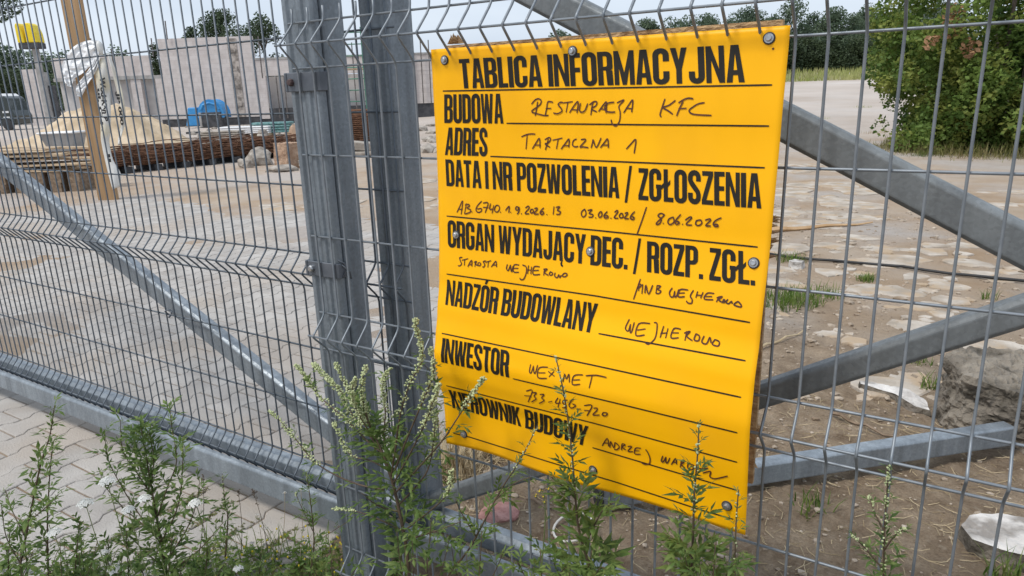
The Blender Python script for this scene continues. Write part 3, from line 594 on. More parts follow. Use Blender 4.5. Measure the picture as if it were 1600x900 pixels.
for k in range(110):
    x = random.uniform(-1.7, 0.35); y = random.uniform(1.6, 5.2); r = random.uniform(.14, .26)
    if in_pave(x, y) or in_pave(x - .3, y) or x > .2 and y < 3.2: continue
    if any(math.hypot(x - a, y - b) < r + c - .05 for a, b, c in used): continue
    used.append((x, y, r)); slab(mb, x, y, r, random.uniform(.004, .014), 1.15)
tag(mb.build('broken_concrete_flags', M_flag), kind='structure')

# clods, pebbles and straw on the dirt
M_peb = mat('pebble', (.22, .165, .115), (.50, .43, .35), rough=.95, scale=9, spec=.2)
mb = MB(); random.seed(2)
for k in range(4200):
    x = random.uniform(-.35, 2.6); y = .28 + 4.2 * random.random() ** 1.6
    s_ = random.choice([.003, .003, .004, .004, .005, .006, .008, .012]) * random.uniform(.6, 1.2)
    if in_pave(x, y): continue
    mb.blob((x, y, hgt(x, y) + s_ * .3), s_ * random.uniform(.8, 1.5), s_, s_ * .7, k, .5, 1)
for k in range(900):
    x = random.uniform(-.9, 3.2); y = random.uniform(2.0, 7.5); s_ = random.uniform(.006, .022) * (1 if random.random() < .9 else 2)
    if in_pave(x, y): continue
    mb.blob((x, y, hgt(x, y) + s_ * .15), s_ * random.uniform(.9, 1.7), s_, s_ * .6, k, .5, 1)
tag(mb.build('pebbles_and_clods', M_peb), kind='stuff', label='loose pebbles and earth clods scattered on the dirt behind the notice', cat='pebbles')
M_straw = mat('dry_straw', (.36, .27, .15), (.55, .45, .29), rough=.9, scale=9)
mb = MB()
def straw(x, y, L_, r=.0011, lift=.01):
    a = random.uniform(0, 6.3); z = hgt(x, y) + .003
    p = [Vector((x, y, z)), Vector((x + math.cos(a) * L_ * .5, y + math.sin(a) * L_ * .5, z + lift * random.random())), Vector((x + math.cos(a + .4) * L_, y + math.sin(a + .4) * L_, z + .002))]
    mb.tube(p, r, 3)
for k in range(1500):
    x = random.uniform(-.32, 1.9); y = .3 + 1.9 * random.random() ** 1.4
    if in_pave(x, y): continue
    straw(x, y, random.uniform(.02, .09))
for k in range(420):
    a = random.uniform(0, 6.3); q = .22 * random.random() ** .6; straw(-.18 + q * math.cos(a), .82 + q * math.sin(a), random.uniform(.04, .14), .0013, .09)
tag(mb.build('dry_straw_litter', M_straw), kind='stuff', label='dry straw and dead stalks strewn over the dirt beside the gate post', cat='straw')

# ------------------------------------------------------------------ small things on the dirt
M_pink = mat('pink_stone', (.36, .17, .15), (.48, .27, .24), rough=.95, scale=30, bump=.4)
def rock(name, label, px, py, rx, ry, rz, m, seed, rough=.3, sub=3, cut=-.4, rot=0, up=.0, cat='stone', fr=1.5, flat=None, group=None):
    P = gp(px, py); mb = MB(); M = Matrix.Rotation(rot, 4, 'Z')
    mb.blob((0, 0, rz * up), rx, ry, rz, seed, rough, sub, cut=cut * rz, M=M, fr=fr)
    if flat is not None: mb.v = [(x, y, min(z, flat + .012 * noise.noise(Vector((x * 9, y * 9, seed))))) for x, y, z in mb.v]
    o = mb.build(name, m, None, False); o.location = (P.x, P.y, hgt(P.x, P.y) if math.hypot(P.x, P.y) < 20 else P.z); return tag(o, label, cat, group)
rock('stone', 'flat pinkish red stone lying in dry grass below the left corner of the notice', 782, 806, .075, .06, .035, M_pink, 4, .25, rot=.5)
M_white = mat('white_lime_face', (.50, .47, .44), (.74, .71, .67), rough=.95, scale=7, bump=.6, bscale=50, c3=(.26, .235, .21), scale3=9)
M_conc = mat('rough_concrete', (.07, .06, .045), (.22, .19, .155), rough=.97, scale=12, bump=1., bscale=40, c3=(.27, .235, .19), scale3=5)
def chunk(name, label, px, py, pts, h, m, dark=None, cat='concrete chunk', tilt=(0, 0), rough=.02):
    """broken lump: polygon outline (metres), raised to h, subdivided and roughened"""
    P = gp(px, py); bm = bmesh.new()
    b = [bm.verts.new((x, y, -.05)) for x, y in pts]; tpv = [bm.verts.new((x * .9, y * .9, h + x * tilt[0] + y * tilt[1])) for x, y in pts]; n = len(pts)
    for i in range(n): bm.faces.new((b[i], b[(i + 1) % n], tpv[(i + 1) % n], tpv[i]))
    bm.faces.new(tpv); bmesh.ops.triangulate(bm, faces=bm.faces[:])
    for _ in range(5): bmesh.ops.subdivide_edges(bm, edges=[e for e in bm.edges if e.calc_length() > .016], cuts=1, use_grid_fill=True); bmesh.ops.triangulate(bm, faces=bm.faces[:])
    bm.normal_update()
    top = []
    for v in bm.verts: top.append(v.normal.z > .75 and v.co.z > h * .5)
    for v in bm.verts:
        d = noise.noise(v.co * 9) * rough + noise.noise(v.co * 28) * rough * .45 + noise.noise(v.co * 70) * rough * .3; v.co += v.normal * d
    me = bpy.data.meshes.new(name); bm.to_mesh(me)
    me.materials.append(m); me.materials.append(dark or m)
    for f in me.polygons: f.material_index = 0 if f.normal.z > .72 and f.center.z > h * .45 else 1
    bm.free(); o = bpy.data.objects.new(name, me); COL.objects.link(o); o.location = (P.x, P.y, hgt(P.x, P.y)); return tag(o, label, cat)
chunk('concrete_chunk', 'large dark grey broken lump of rough concrete at the right edge of the dirt', 1560, 668, [(-.23, -.02), (-.15, -.17), (.05, -.22), (.32, -.2), (.4, .1), (.2, .24), (-.06, .22), (-.2, .12)], .26, M_conc, None, tilt=(-.05, .1), rough=.035)
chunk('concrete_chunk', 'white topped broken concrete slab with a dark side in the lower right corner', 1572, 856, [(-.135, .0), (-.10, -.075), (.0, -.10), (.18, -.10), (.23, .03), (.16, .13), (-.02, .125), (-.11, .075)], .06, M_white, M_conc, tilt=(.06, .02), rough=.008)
chunk('concrete_chunk', 'small pale angular stone beside the grass tuft at the right edge of the notice', 1243, 420, [(-.06, 0), (-.02, -.05), (.05, -.03), (.06, .04), (-.02, .06)], .06, M_white, None, rough=.008)
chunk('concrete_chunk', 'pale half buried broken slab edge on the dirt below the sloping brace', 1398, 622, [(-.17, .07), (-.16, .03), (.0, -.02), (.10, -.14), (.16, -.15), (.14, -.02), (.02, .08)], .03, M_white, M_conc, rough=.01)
M_cable = mat('black_cable', (.012, .012, .013), (.03, .03, .03), rough=.6, scale=20)
mb = MB(); pts = []
for i in range(13):
    a = gp(1195 + 36 * i, 398 + 4.0 * i + 1.5 * math.sin(i * .9)); pts.append((a.x, a.y, hgt(a.x, a.y) + .02))
mb.tube(pts, .011, 8); tag(mb.build('cable', M_cable, None, True), 'black electric cable lying across the sandy flags to the right of the notice', 'cable')
M_wood = mat('fresh_wood', (.40, .25, .125), (.56, .38, .215), rough=.8, scale=6, stretch=(1, 1, .12), bump=.15)
M_plank = mat('sawn_plank', (.30, .185, .09), (.42, .27, .145), rough=.85, scale=5, stretch=(2.5, 2.5, .15), bump=.2)
M_old = mat('weathered_board', (.34, .24, .145), (.60, .47, .32), rough=.9, scale=7, stretch=(.3, 2, 2), bump=.25)
def stick(name, label, a, b, r0, r1, m, cat='stick'):
    A = gp(*a); B = gp(*b); mb = MB(); n = 7
    mb.tube([A.lerp(B, i / n) + Vector((0, 0, .02 + .008 * math.sin(i * 1.9))) for i in range(n + 1)], [r0 + (r1 - r0) * i / n for i in range(n + 1)], 5)
    return tag(mb.build(name, m), label, cat)
stick('wood_stick', 'long split piece of pale wood tapering to a point behind the notice edge', (1190, 364), (1363, 351), .032, .008, M_wood)
M_twig = mat('grey_twig', (.16, .11, .07), (.28, .21, .15), rough=.9, scale=20)
stick('twig', 'thin dark twig on the dirt under the lower loose steel tube side', (1300, 652), (1395, 690), .008, .004, M_twig, 'twig')
stick('twig', 'pale bent twig on the dirt left of the tail brace', (1188, 548), (1256, 522), .007, .004, M_straw, 'twig')
stick('twig', 'dark stalk lying on the dirt below the middle of the notice', (822, 786), (905, 818), .005, .003, M_twig, 'twig')
mb = MB(); c = atz(895, 838); 
mb.tube([(c.x + .065 * math.cos(a), c.y + .055 * math.sin(a), hgt(c.x, c.y) + .03 + .025 * math.sin(a + .6)) for a in [i * 2 * math.pi / 24 for i in range(22)]], .0042, 6)
M_hose = mat('white_hose', (.55, .53, .48), (.66, .64, .6), rough=.6, scale=20)
tag(mb.build('hose_ring', M_hose, None, True), 'thin white plastic hoop lying on the dirt below the notice', 'hoop')
A = Vector((.425, .735, .062)); B = Vector((1.60, 1.84, .085)); d = B - A; Lt = d.length
tb = thing('steel_tube', 'loose galvanised square steel tube lying on the dirt behind the lower edge of the notice', 'steel tube', (0, 0, 0))
M = Matrix.Translation(A) @ d.to_track_quat('X', 'Z').to_matrix().to_4x4()
mb = MB(); mb.rbox(0, Lt, -.03, .03, -.04, .04, .006, 0, M); bevel(mb.build('tube_body', M_gate, tb), .003)
mb = MB(); mb.rbox(-.012, .008, -.032, .032, -.042, .042, .008, 0, M); bevel(mb.build('end_cap', M_rubber, tb), .003)
# ------------------------------------------------------------------ building site on the left
RZ = math.atan2(RH.y, RH.x)
def site(name, label, cat, px, py, group=None):
    P = gp(px, py); k = (P - CAM).dot(FWD) / FPX
    o = thing(name, label, cat, (P.x, P.y, terrain(P.x, P.y)), RZ, group); return o, k
M_block = mat('aerated_block_wall', (.52, .475, .455), (.62, .575, .555), rough=.95, scale=2.5, bump=.1, spec=.2)
t = M_block.node_tree; N = t.nodes; L = t.links; src = N['Principled BSDF'].inputs['Base Color'].links[0].from_socket
tcc = N.new('ShaderNodeTexCoord'); mpp = N.new('ShaderNodeMapping'); mpp.inputs['Rotation'].default_value = (rad(90), 0, 0); L.new(tcc.outputs['Object'], mpp.inputs[0])
br = N.new('ShaderNodeTexBrick'); br.inputs['Scale'].default_value = 1; br.inputs['Brick Width'].default_value = .6; br.inputs['Row Height'].default_value = .25; br.inputs['Mortar Size'].default_value = .012
br.inputs['Color1'].default_value = (1, 1, 1, 1); br.inputs['Color2'].default_value = (.95, .94, .93, 1); br.inputs['Mortar'].default_value = (.87, .86, .85, 1); L.new(mpp.outputs[0], br.inputs['Vector'])
mm = N.new('ShaderNodeMix'); mm.data_type = 'RGBA'; mm.blend_type = 'MULTIPLY'; mm.inputs[0].default_value = 1; L.new(src, mm.inputs[6]); L.new(br.outputs[0], mm.inputs[7]); L.new(mm.outputs[2], N['Principled BSDF'].inputs['Base Color'])
M_rc = mat('grey_concrete', (.30, .29, .28), (.41, .40, .385), rough=.95, scale=3, bump=.2, spec=.2)
M_stain = mat('rough_mortar', (.20, .175, .155), (.45, .40, .36), rough=.98, scale=3.5, bump=.5, lo=.42, hi=.6)
M_plinth = mat('black_bitumen', (.03, .032, .036), (.07, .07, .075), rough=.8, scale=4)
M_steel = mat('site_steel', (.10, .09, .085), (.2, .18, .17), rough=.7, metal=.3, scale=8)
bd, k = site('unfinished_building', 'unfinished roofless building of pale grey aerated concrete blocks behind the sand heap', 'building', 320, 197)
X = lambda px: (px - 320) * k
def wall(name, x0, x1, z0, z1, y0=0, th=.3, m=M_block):
    mb = MB(); mb.box(X(x0), X(x1), y0, y0 + th, z0, z1); return mb.build(name, m, bd)
wall('wall', 267, 409, .45, 4.95); wall('plinth', 255, 409, -.2, .447, .03, .24, M_plinth)
mb = MB(); mb.box(X(372), X(386), -.03, .1, .46, 4.85); mb.build('mortar_column', M_stain, bd)
for z in (1.2, 2.2, 3.2, 4.2): mb = MB(); mb.box(X(375), X(383), -.06, -.033, z - .12, z + .12); mb.build('fixing_plate', M_stain, bd)
wall('wall', 92, 242, 3.0, 4.12, .6); wall('lintel', 90, 268, 2.80, 2.997, .55, .4, M_rc); M_rear = mat('pale_grey_wall', (.44, .42, .41), (.53, .51, .495), rough=.95, scale=2)
wall('rear_wall', 92, 266, .0, 2.79, 1.0, .3, M_rear)
wall('pillar', 158, 166, .0, 2.79, .6, .3, M_rc); wall('pillar', 208, 224, .0, 2.79, .6, .3, M_block); wall('pillar', 250, 266, .0, 2.79, .35, .5, M_block)
wall('wall', 409.2, 423, .3, 3.62, .05); wall('wall', 423.2, 800, 2.72, 3.62, .05); wall('rear_wall', 415, 620, .3, 2.71, 1.2, .3, M_rear)
wall('ring_beam', 409.4, 800, 3.625, 3.74, .02, .36, M_rc)
wall('wall', 575, 800, .9, 2.715, .06); wall('plinth', 410, 800, -.2, .89, .1, .24, M_plinth); wall('pillar', 640, 652, .9, 3.98, -.1, .15, M_block)
wall('pillar', 462, 470, .3, 2.71, .06, .25, M_rc)
for px, z0, z1 in ((148, .1, 4.6), (168, .1, 5.1), (196, .1, 4.5), (259, 4.0, 5.0), (284, 4.9, 5.9), (420, 2.6, 4.9), (440, .3, 2.7), (452, .3, 2.7), (664, .9, 4.5), (676, .9, 4.4), (560, .3, 4.4)):
    mb = MB(); mb.tube([(X(px), -.12, z0), (X(px) + .03, -.12, z1)], .035, 6); mb.build('steel_prop', M_steel, bd)
lw, k2 = site('block_wall', 'narrow end of a white block wall with a grey concrete column, at the left edge behind the sand', 'wall', 66, 196)
mb = MB(); mb.box(-.75, .55, 0, .35, -.1, 4.25); mb.build('masonry', M_block, lw)
mb = MB(); mb.box(.56, 1.0, -.05, .4, -.1, 4.0); mb.build('concrete_column', M_rc, lw)
mb = MB(); mb.box(1.02, 1.5, .1, .3, .5, 3.0); mb.build('dark_opening_board', M_plinth, lw)
M_yel = mat('yellow_plastic', (.75, .55, .01), (.85, .65, .02), rough=.45, scale=4)
hd, k3 = site('yellow_hood', 'pair of yellow rounded hoods on black bases above the narrow left wall', 'machine part', 84, 203)
zt = 1.39 + (168 - 46) * k3; zb_ = 1.39 + (168 - 74) * k3
for dx in (-.52, .0):
    mb = MB(); w_ = .42 if dx < 0 else .66
    prof_ = [(0, zb_), (w_, zb_), (w_ * .95, zb_ + (zt - zb_) * .5), (w_ * .72, zb_ + (zt - zb_) * .88), (w_ * .45, zt), (w_ * .12, zt - .02), (0, zt - .18)]
    mb.prism([(dx - .35 + a, b) for a, b in prof_], -.4, .4, axis='y'); bevel(mb.build('hood', M_yel, hd), .06, 3)
mb = MB(); mb.box(-.87, .33, -.38, .38, zb_ - .34, zb_ - .005); bevel(mb.build('black_base', M_plinth, hd), .03)
mb = MB(); mb.box(-.28, .02, -.12, .12, 0, zb_ - .34); mb.build('post', M_rc, hd)
M_car = mat('dark_car_paint', (.012, .02, .018), (.02, .03, .028), rough=.25, scale=2, coat=.5); M_wht = mat('white_paint', (.7, .7, .7), (.78, .78, .78), rough=.4, scale=3)
M_glass = mat('car_glass', (.02, .03, .035), rough=.08); M_red = mat('red_lens', (.35, .01, .01), rough=.3); M_lamp = mat('pale_lens', (.6, .62, .62), (.75, .76, .76), rough=.2)
cr_, kc = site('parked_van', 'dark parked van with a white roof at the left edge behind the mesh', 'van', 12, 203)
mb = MB(); mb.prism([(-2.6, .35), (1.25, .35), (1.3, .9), (1.15, 1.25), (.95, 2.05), (.8, 2.15), (-2.6, 2.15)], -.9, .9, axis='y'); bevel(mb.build('body', M_car, cr_), .07, 3)
mb = MB(); mb.prism([(-2.55, 2.155), (.8, 2.155), (.55, 2.33), (-2.3, 2.36)], -.8, .8, axis='y'); bevel(mb.build('roof', M_wht, cr_), .04, 2)
mb = MB(); mb.box(-1.6, .7, -.915, -.903, 1.3, 1.95); bevel(mb.build('side_window', M_glass, cr_), .004)
for z in (1.1, .75): mb = MB(); mb.box(.55, .95, -.94, -.905, z, z + .12); mb.build('headlight', M_lamp, cr_)
mb = MB(); mb.box(-.1, .12, -.93, -.905, 1.05, 1.25); mb.build('tail_light', M_red, cr_)
mb = MB(); mb.box(-.15, .35, -.93, -.905, .5, .75); mb.build('number_plate', M_lamp, cr_)
for x in (-1.9, .75):
    mb = MB(); mb.lathe([(.18, 0), (.34, .02), (.35, .1), (.34, .2), (.18, .22)], 18, Matrix.Translation((x, -.78, .35)) @ Matrix.Rotation(rad(90), 4, 'X')); mb.build('wheel', M_rubber, cr_)
# sand heap
M_sand = mat('heaped_sand', (.45, .35, .235), (.60, .485, .35), rough=.98, scale=2.2, bump=.5, bscale=14, spec=.1)
sh, ks = site('sand_heap', 'tall heap of tan sand in front of the block walls', 'sand heap', 136, 243)
mb = MB(); vs = []; fs = []; nn = 70
for j in range(nn + 1):
    for i in range(nn + 1):
        x = -4.0 + 8.0 * i / nn; y = -.6 + 5.4 * j / nn
        h_ = 0
        for (cx, cy, r, H) in ((-.35, 2.0, 2.3, 1.78), (.25, 2.1, 1.95, 1.68), (-1.2, 1.7, 2.1, .95), (.95, 2.0, 1.45, 1.0)):
            h_ = max(h_, H * (1 - math.hypot((x - cx + .25) / (r * 1.16), (y - cy) / 2.2)))
        h_ = max(0, h_); h_ = h_ if h_ < 1.05 else 1.05 + .5 * (1 - math.exp(-(h_ - 1.05) / .5)); h_ += min(.3, h_) * (.5 * noise.noise(Vector((x * 1.5, y * 1.5, 2))) + .35 * noise.noise(Vector((x * 4, y * 4, 2))) + .15 * noise.noise(Vector((x * 11, y * 11, 2))))
        vs.append((x, y, h_ - .03))
for j in range(nn):
    for i in range(nn): a = j * (nn + 1) + i; fs.append((a, a + 1, a + nn + 2, a + nn + 1))
mb.add(vs, fs); mb.build('sand_surface', M_sand, sh, True)
tbn, kt = site('mortar_tub', 'grey steel mortar tub standing in front of the sand heap', 'tub', 106, 246)
mb = MB(); mb.add([(-.30, -.22, .05), (.30, -.22, .05), (.30, .22, .05), (-.30, .22, .05), (-.47, -.35, .68), (.47, -.35, .68), (.47, .35, .68), (-.47, .35, .68)], [(0, 3, 2, 1), (0, 1, 5, 4), (1, 2, 6, 5), (2, 3, 7, 6), (3, 0, 4, 7)])
o = mb.build('tub_body', M_rc, tbn); md = o.modifiers.new('t', 'SOLIDIFY'); md.thickness = .03
mb = MB()
for a, b in (((-.49, -.37), (.49, -.37)), ((.49, -.37), (.49, .37)), ((.49, .37), (-.49, .37)), ((-.49, .37), (-.49, -.37))): mb.tube([(*a, .69), (*b, .69)], .03, 6)
mb.build('rim', M_wht, tbn)
mb = MB(); mb.box(-.5, .5, -.3, .3, 0, .05); mb.box(-.4, -.3, -.28, .28, -.05, .2); mb.box(.3, .4, -.28, .28, -.05, .2); mb.build('stand', M_rust, tbn)
# timber boards on bearers
random.seed(21)
B0 = gp(50, 300)
for i in range(15):
    row = i // 3; L_ = random.uniform(1.5, 2.3)
    M = Matrix.Translation(B0 + RH * random.uniform(-.5, .15) + FH * ((i % 3) * .26 + random.uniform(-.05, .05)) + Vector((0, 0, .34 + row * .085 + random.uniform(0, .012)))) @ Matrix.Rotation(RZ + random.uniform(-.1, .1), 4, 'Z') @ Matrix.Rotation(random.uniform(-.025, .025), 4, 'Y')
    mb = MB(); mb.box(-L_ / 2, L_ / 2, -.12, .12, 0, .03); o = mb.build('board', M_old); o.matrix_world = M
    tag(o, 'weathered pale board in the pile of shuttering boards at the left edge', 'board', 'boards piled at the left edge')
for i in range(6):
    M = Matrix.Translation(B0 + RH * (-.75 + .32 * i) + FH * .25 + Vector((0, 0, .0))) @ Matrix.Rotation(RZ + random.uniform(-.1, .1), 4, 'Z')
    mb = MB(); mb.box(-.09, .09, -.4, .4, 0, .15); mb.box(-.10, .10, -.38, .38, .152, .33); o = mb.build('bearer', M_twig); o.matrix_world = M
    tag(o, 'dark wooden bearer under the pile of boards at the left edge', 'timber', 'bearers under the board pile')
gb, kg = site('wrapped_bundle', 'small grey wrapped bundle on a pallet beside the upright plank', 'bundle', 134, 277)
mb = MB(); mb.blob((0, .2, .27), .26, .2, .13, 3, .3, 3); mb.build('wrapping', M_rc, gb, True)
mb = MB()
for y in (-.05, .15, .35): mb.box(-.35, .35, y, y + .1, .11, .135)
for x in (-.3, 0, .25): mb.box(x, x + .09, -.05, .45, 0, .108)
mb.build('pallet', M_old, gb)
# rusty reinforcement bundle, long mass running away from the viewer
rb = thing('rebar_bundle', 'long brown bundle of rusty reinforcing bars lying on blocks beyond the paving', 'rebar', (-13.0, 8.8, 0))
M_rebar = mat('rusty_steel', (.075, .035, .02), (.20, .10, .055), rough=.95, scale=9, bump=.3)
mb = MB(); random.seed(8)
pa = gp(120, 276); pb = gp(478, 240); dr = (pb - pa); Lr = dr.length; dr.normalize(); sd_ = Vector((-dr.y, dr.x, 0))
R0 = Vector((-13.0, 8.8, 0))
for i in range(420):
    a = random.uniform(-.03, .3) * Lr if random.random() < .5 else 0; b = Lr * random.uniform(.7, 1.02)
    o_ = random.uniform(-.45, .5); hh = .16 + abs(random.gauss(0, .15)) * (1.1 - abs(o_)); hh = min(hh, .58)
    pts = []
    for q in range(8):
        s_ = a + (b - a) * q / 7
        pts.append(pa + dr * s_ + sd_ * (o_ + .05 * math.sin(q * 2 + i)) + Vector((0, 0, hh + .03 * math.sin(q * 1.7 + i * .7))) - R0)
    mb.tube(pts, .009, 4)
for i in range(240):
    s_ = random.uniform(0, Lr); p = pa + dr * s_ - R0; mb.tube([p + sd_ * -.5 + Vector((0, 0, random.uniform(.12, .55))), p + sd_ * .5 + dr * .1 + Vector((0, 0, random.uniform(.15, .5)))], .008, 4)
o = mb.build('bars', M_rebar, rb); o['kind'] = 'stuff'
for i in range(9):
    p = pa + dr * (Lr * (i + .4) / 9) - R0; mb = MB(); mb.box(-.08, .08, -.5, .5, 0, .13, M=Matrix.Translation(p) @ Matrix.Rotation(math.atan2(dr.y, dr.x), 4, 'Z')); mb.build('bearer', M_plinth, rb)
rm, kr = site('rebar_mats', 'stack of rusty reinforcement mats seen between the two posts', 'rebar', 565, 222)
mb = MB()
for z in range(16):
    for i in range(9): x = -.75 + i * .19 + random.uniform(-.02, .02); mb.tube([(x, -.2, .06 + z * .06), (x, 1.6, .06 + z * .06)], .012, 4)
    for i in range(9): y = -.2 + i * .22; mb.tube([(-.85, y, .075 + z * .06 + random.uniform(-.01, .01)), (.95, y, .075 + z * .06)], .012, 4)
o = mb.build('mats', M_rebar, rm); o['kind'] = 'stuff'
mb = MB(); mb.box(-.9, .9, -.1, .1, -.02, .045); mb.build('bearer', M_plinth, rm)
# stones, bag, blue machine and bundles
M_tan = mat('tan_stone', (.30, .19, .125), (.44, .31, .22), rough=.95, scale=5, bump=.3); M_grey = mat('grey_rubble', (.23, .20, .17), (.42, .38, .33), rough=.96, scale=6, bump=.4)
chunk('stone_block', 'tan squared stone block on top of rubble left of the fence post', 452, 262, [(-.26, -.16), (.2, -.2), (.28, .15), (-.2, .2)], .52, M_tan, None, cat='stone block', rough=.02)
for i, (px, py, a, b, c, lb) in enumerate(((385, 262, .18, .15, .14, 'small pale rubble stone at the left foot of the rubble pile by the post'), (405, 258, .30, .22, .26, 'large grey rubble lump left of the tan stone block'), (412, 232, .2, .18, .42, 'upright grey rubble stone leaning behind the rubble lumps'), (470, 232, .35, .25, .5, 'brown rubble lump behind the tan block, partly hidden by the post'), (440, 268, .3, .18, .09, 'flat grey stone under the tan stone block'), (480, 262, .2, .16, .16, 'dark rubble lump against the fence post right of the tan block'))):
    rock('rubble_stone', lb, px, py, a, b, c, M_grey if i != 3 else M_tan, i + 20, .45, 3, -.5, i, .4, 'stone', 1.2)
pl, kp = site('concrete_slab', 'pale tilted concrete slab seen between the two posts below the rebar mats', 'slab', 572, 243)
mb = MB(); mb.box(-.5, .5, -.1, .5, 0, .1); mb.box(-.45, .4, -.05, .5, .104, .3, M=Matrix.Rotation(rad(6), 4, 'Y')); bevel(mb.build('slab_body', M_grey, pl), .03)
M_bag = mat('black_foil', (.02, .024, .03), (.05, .056, .065), rough=.4, scale=5, bump=.6, bscale=9)
rock('foil_bundle', 'dark bluish black plastic bundle at the right foot of the sand heap', 272, 217, .5, .4, .42, M_bag, 9, .45, 4, -.5, 0, .5, 'plastic bundle', 2)
bpy.data.objects['foil_bundle'].location -= FH * 3
M_blue = mat('blue_plastic', (.03, .22, .50), (.05, .29, .60), rough=.4, scale=2)
bl, kb = site('blue_machine', 'bright blue rounded site machine with a dark front opening before the tall wall', 'machine', 331, 199)
kx = lambda px: (px - 331) * kb; kz = lambda py: (199 - py) * kb
mb = MB(); mb.prism([(kx(297), kz(196)), (kx(318), kz(196)), (kx(318), kz(168)), (kx(303), kz(168)), (kx(302), kz(176))], -.5, .5, axis='y'); bevel(mb.build('blue_tank', M_blue, bl), .08, 3)
mb = MB(); outl = [(kx(319), kz(183))] + [(kx(338) + kx(350) * math.cos(rad(a)), kz(180) + (kz(158) - kz(180)) * math.sin(rad(a))) for a in range(180, -1, -15)] + [(kx(357), kz(183))]
inn = [(kx(326), kz(183))] + [(kx(338) + kx(341.5) * math.cos(rad(a)) * 1.0, kz(180) + (kz(164) - kz(180)) * math.sin(rad(a))) for a in range(180, -1, -15)] + [(kx(350), kz(183))]
vs = [(x, y_, z) for y_ in (-.5, .5) for x, z in outl]; n_ = len(outl)
mb.add(vs, [(i, i + 1, n_ + i + 1, n_ + i) for i in range(n_ - 1)] + [tuple(range(n_)), tuple(range(2 * n_ - 1, n_ - 1, -1)), (0, n_, 2 * n_ - 1, n_ - 1)]); bevel(mb.build('hood', M_blue, bl), .05, 2)
mb = MB(); mb.box(kx(324), kx(354), -.58, .45, kz(198), kz(176)); bevel(mb.build('dark_engine_bay', M_plinth, bl), .03)
mb = MB(); mb.box(kx(319), kx(323), -.52, .3, kz(198), kz(176)); bevel(mb.build('grey_frame', M_rc, bl), .02)
mb = MB(); mb.tube([(kx(324), -.52, kz(172)), (kx(328), -.54, kz(165)), (kx(338), -.55, kz(162)), (kx(348), -.54, kz(165)), (kx(352), -.52, kz(172))], .06, 8); mb.build('handle', M_blue, bl)
for i, (px, py, w_, h_, m_, lb) in enumerate(((385, 214, 1.0, .3, M_wht, 'low white wrapped stack beyond the rebar bundle'), (428, 212, .75, .42, mat('teal_mesh', (.05, .17, .17), (.2, .33, .32), rough=.7, scale=12), 'teal net covered stack beyond the rubble stones'), (348, 222, .7, .28, M_grey, 'low grey heap of rubble beyond the rebar bundle'))):
    o, kk = site('material_stack', lb, 'stack', px, py)
    mb = MB()
    for q in range(4): mb.box(-w_ + random.uniform(-.08, .08), w_, -.3, .4, q * h_ / 4 + .12, (q + .86) * h_ / 4 + .12)
    bevel(mb.build('layers', m_, o), .03); mb = MB(); mb.box(-w_, -w_ * .7, -.3, .4, 0, .115); mb.box(w_ * .7, w_, -.3, .4, 0, .115); mb.build('pallet', M_old, o)
mb = MB(); rr3 = random.Random(14)
for i in range(260):
    P = gp(rr3.uniform(285, 700), rr3.uniform(196, 246)); s_ = rr3.uniform(.04, .2) * (1 if rr3.random() < .8 else 1.7); mb.blob((P.x, P.y, P.z + s_ * .2), s_ * rr3.uniform(.8, 1.8), s_, s_ * .6, i, .5, 1)
tag(mb.build('rubble_scatter', M_grey), 'scattered grey rubble and clods between the rebar bundle and the block walls', 'rubble', kind='stuff')
for i, (px, py, L_, lb) in enumerate(((300, 236, 2.4, 'pale board lying on the sand behind the rebar bundle, leftmost'), (395, 226, 3.0, 'pale board lying behind the rubble lumps'), (450, 206, 4.0, 'long dark timber lying before the right wall opening'), (350, 208, 3.2, 'long dark timber lying in front of the blue machine'), (90, 272, 1.9, 'pale board leaning over the top of the board pile'))):
    P = gp(px, py); mb = MB(); mb.box(-L_ / 2, L_ / 2, -.11, .11, .03, .11, M=Matrix.Rotation(RZ + .25 * math.sin(i * 2.3), 4, 'Z')); o = mb.build('timber', M_plinth if 'dark' in lb else M_old); o.location = P + (Vector((0, 0, .35)) if i == 4 else Vector((0, 0, 0))); tag(o, lb, 'timber')
M_grn = mat('green_scaffold', (.03, .14, .09), (.05, .2, .13), rough=.6, scale=5)
sc2, kk = site('scaffold_tower', 'thin green scaffold frame standing beyond the gap between the posts', 'scaffold', 556, 205)
mb = MB()
for x in (-.55, .55):
    for y in (0, .8): mb.tube([(x, y, 0), (x, y, 4.1)], .03, 6)
    for q in range(9): mb.tube([(x, 0, .3 + q * .45), (x, .8, .3 + q * .45)], .022, 5)
for q in range(9): mb.tube([(-.55, 0, .3 + q * .45), (.55, 0, .3 + q * .45)], .022, 5)
mb.build('frame', M_grn, sc2); mb = MB(); mb.box(-.55, .55, 0, .8, 2.47, 2.51); mb.build('deck', M_old, sc2)
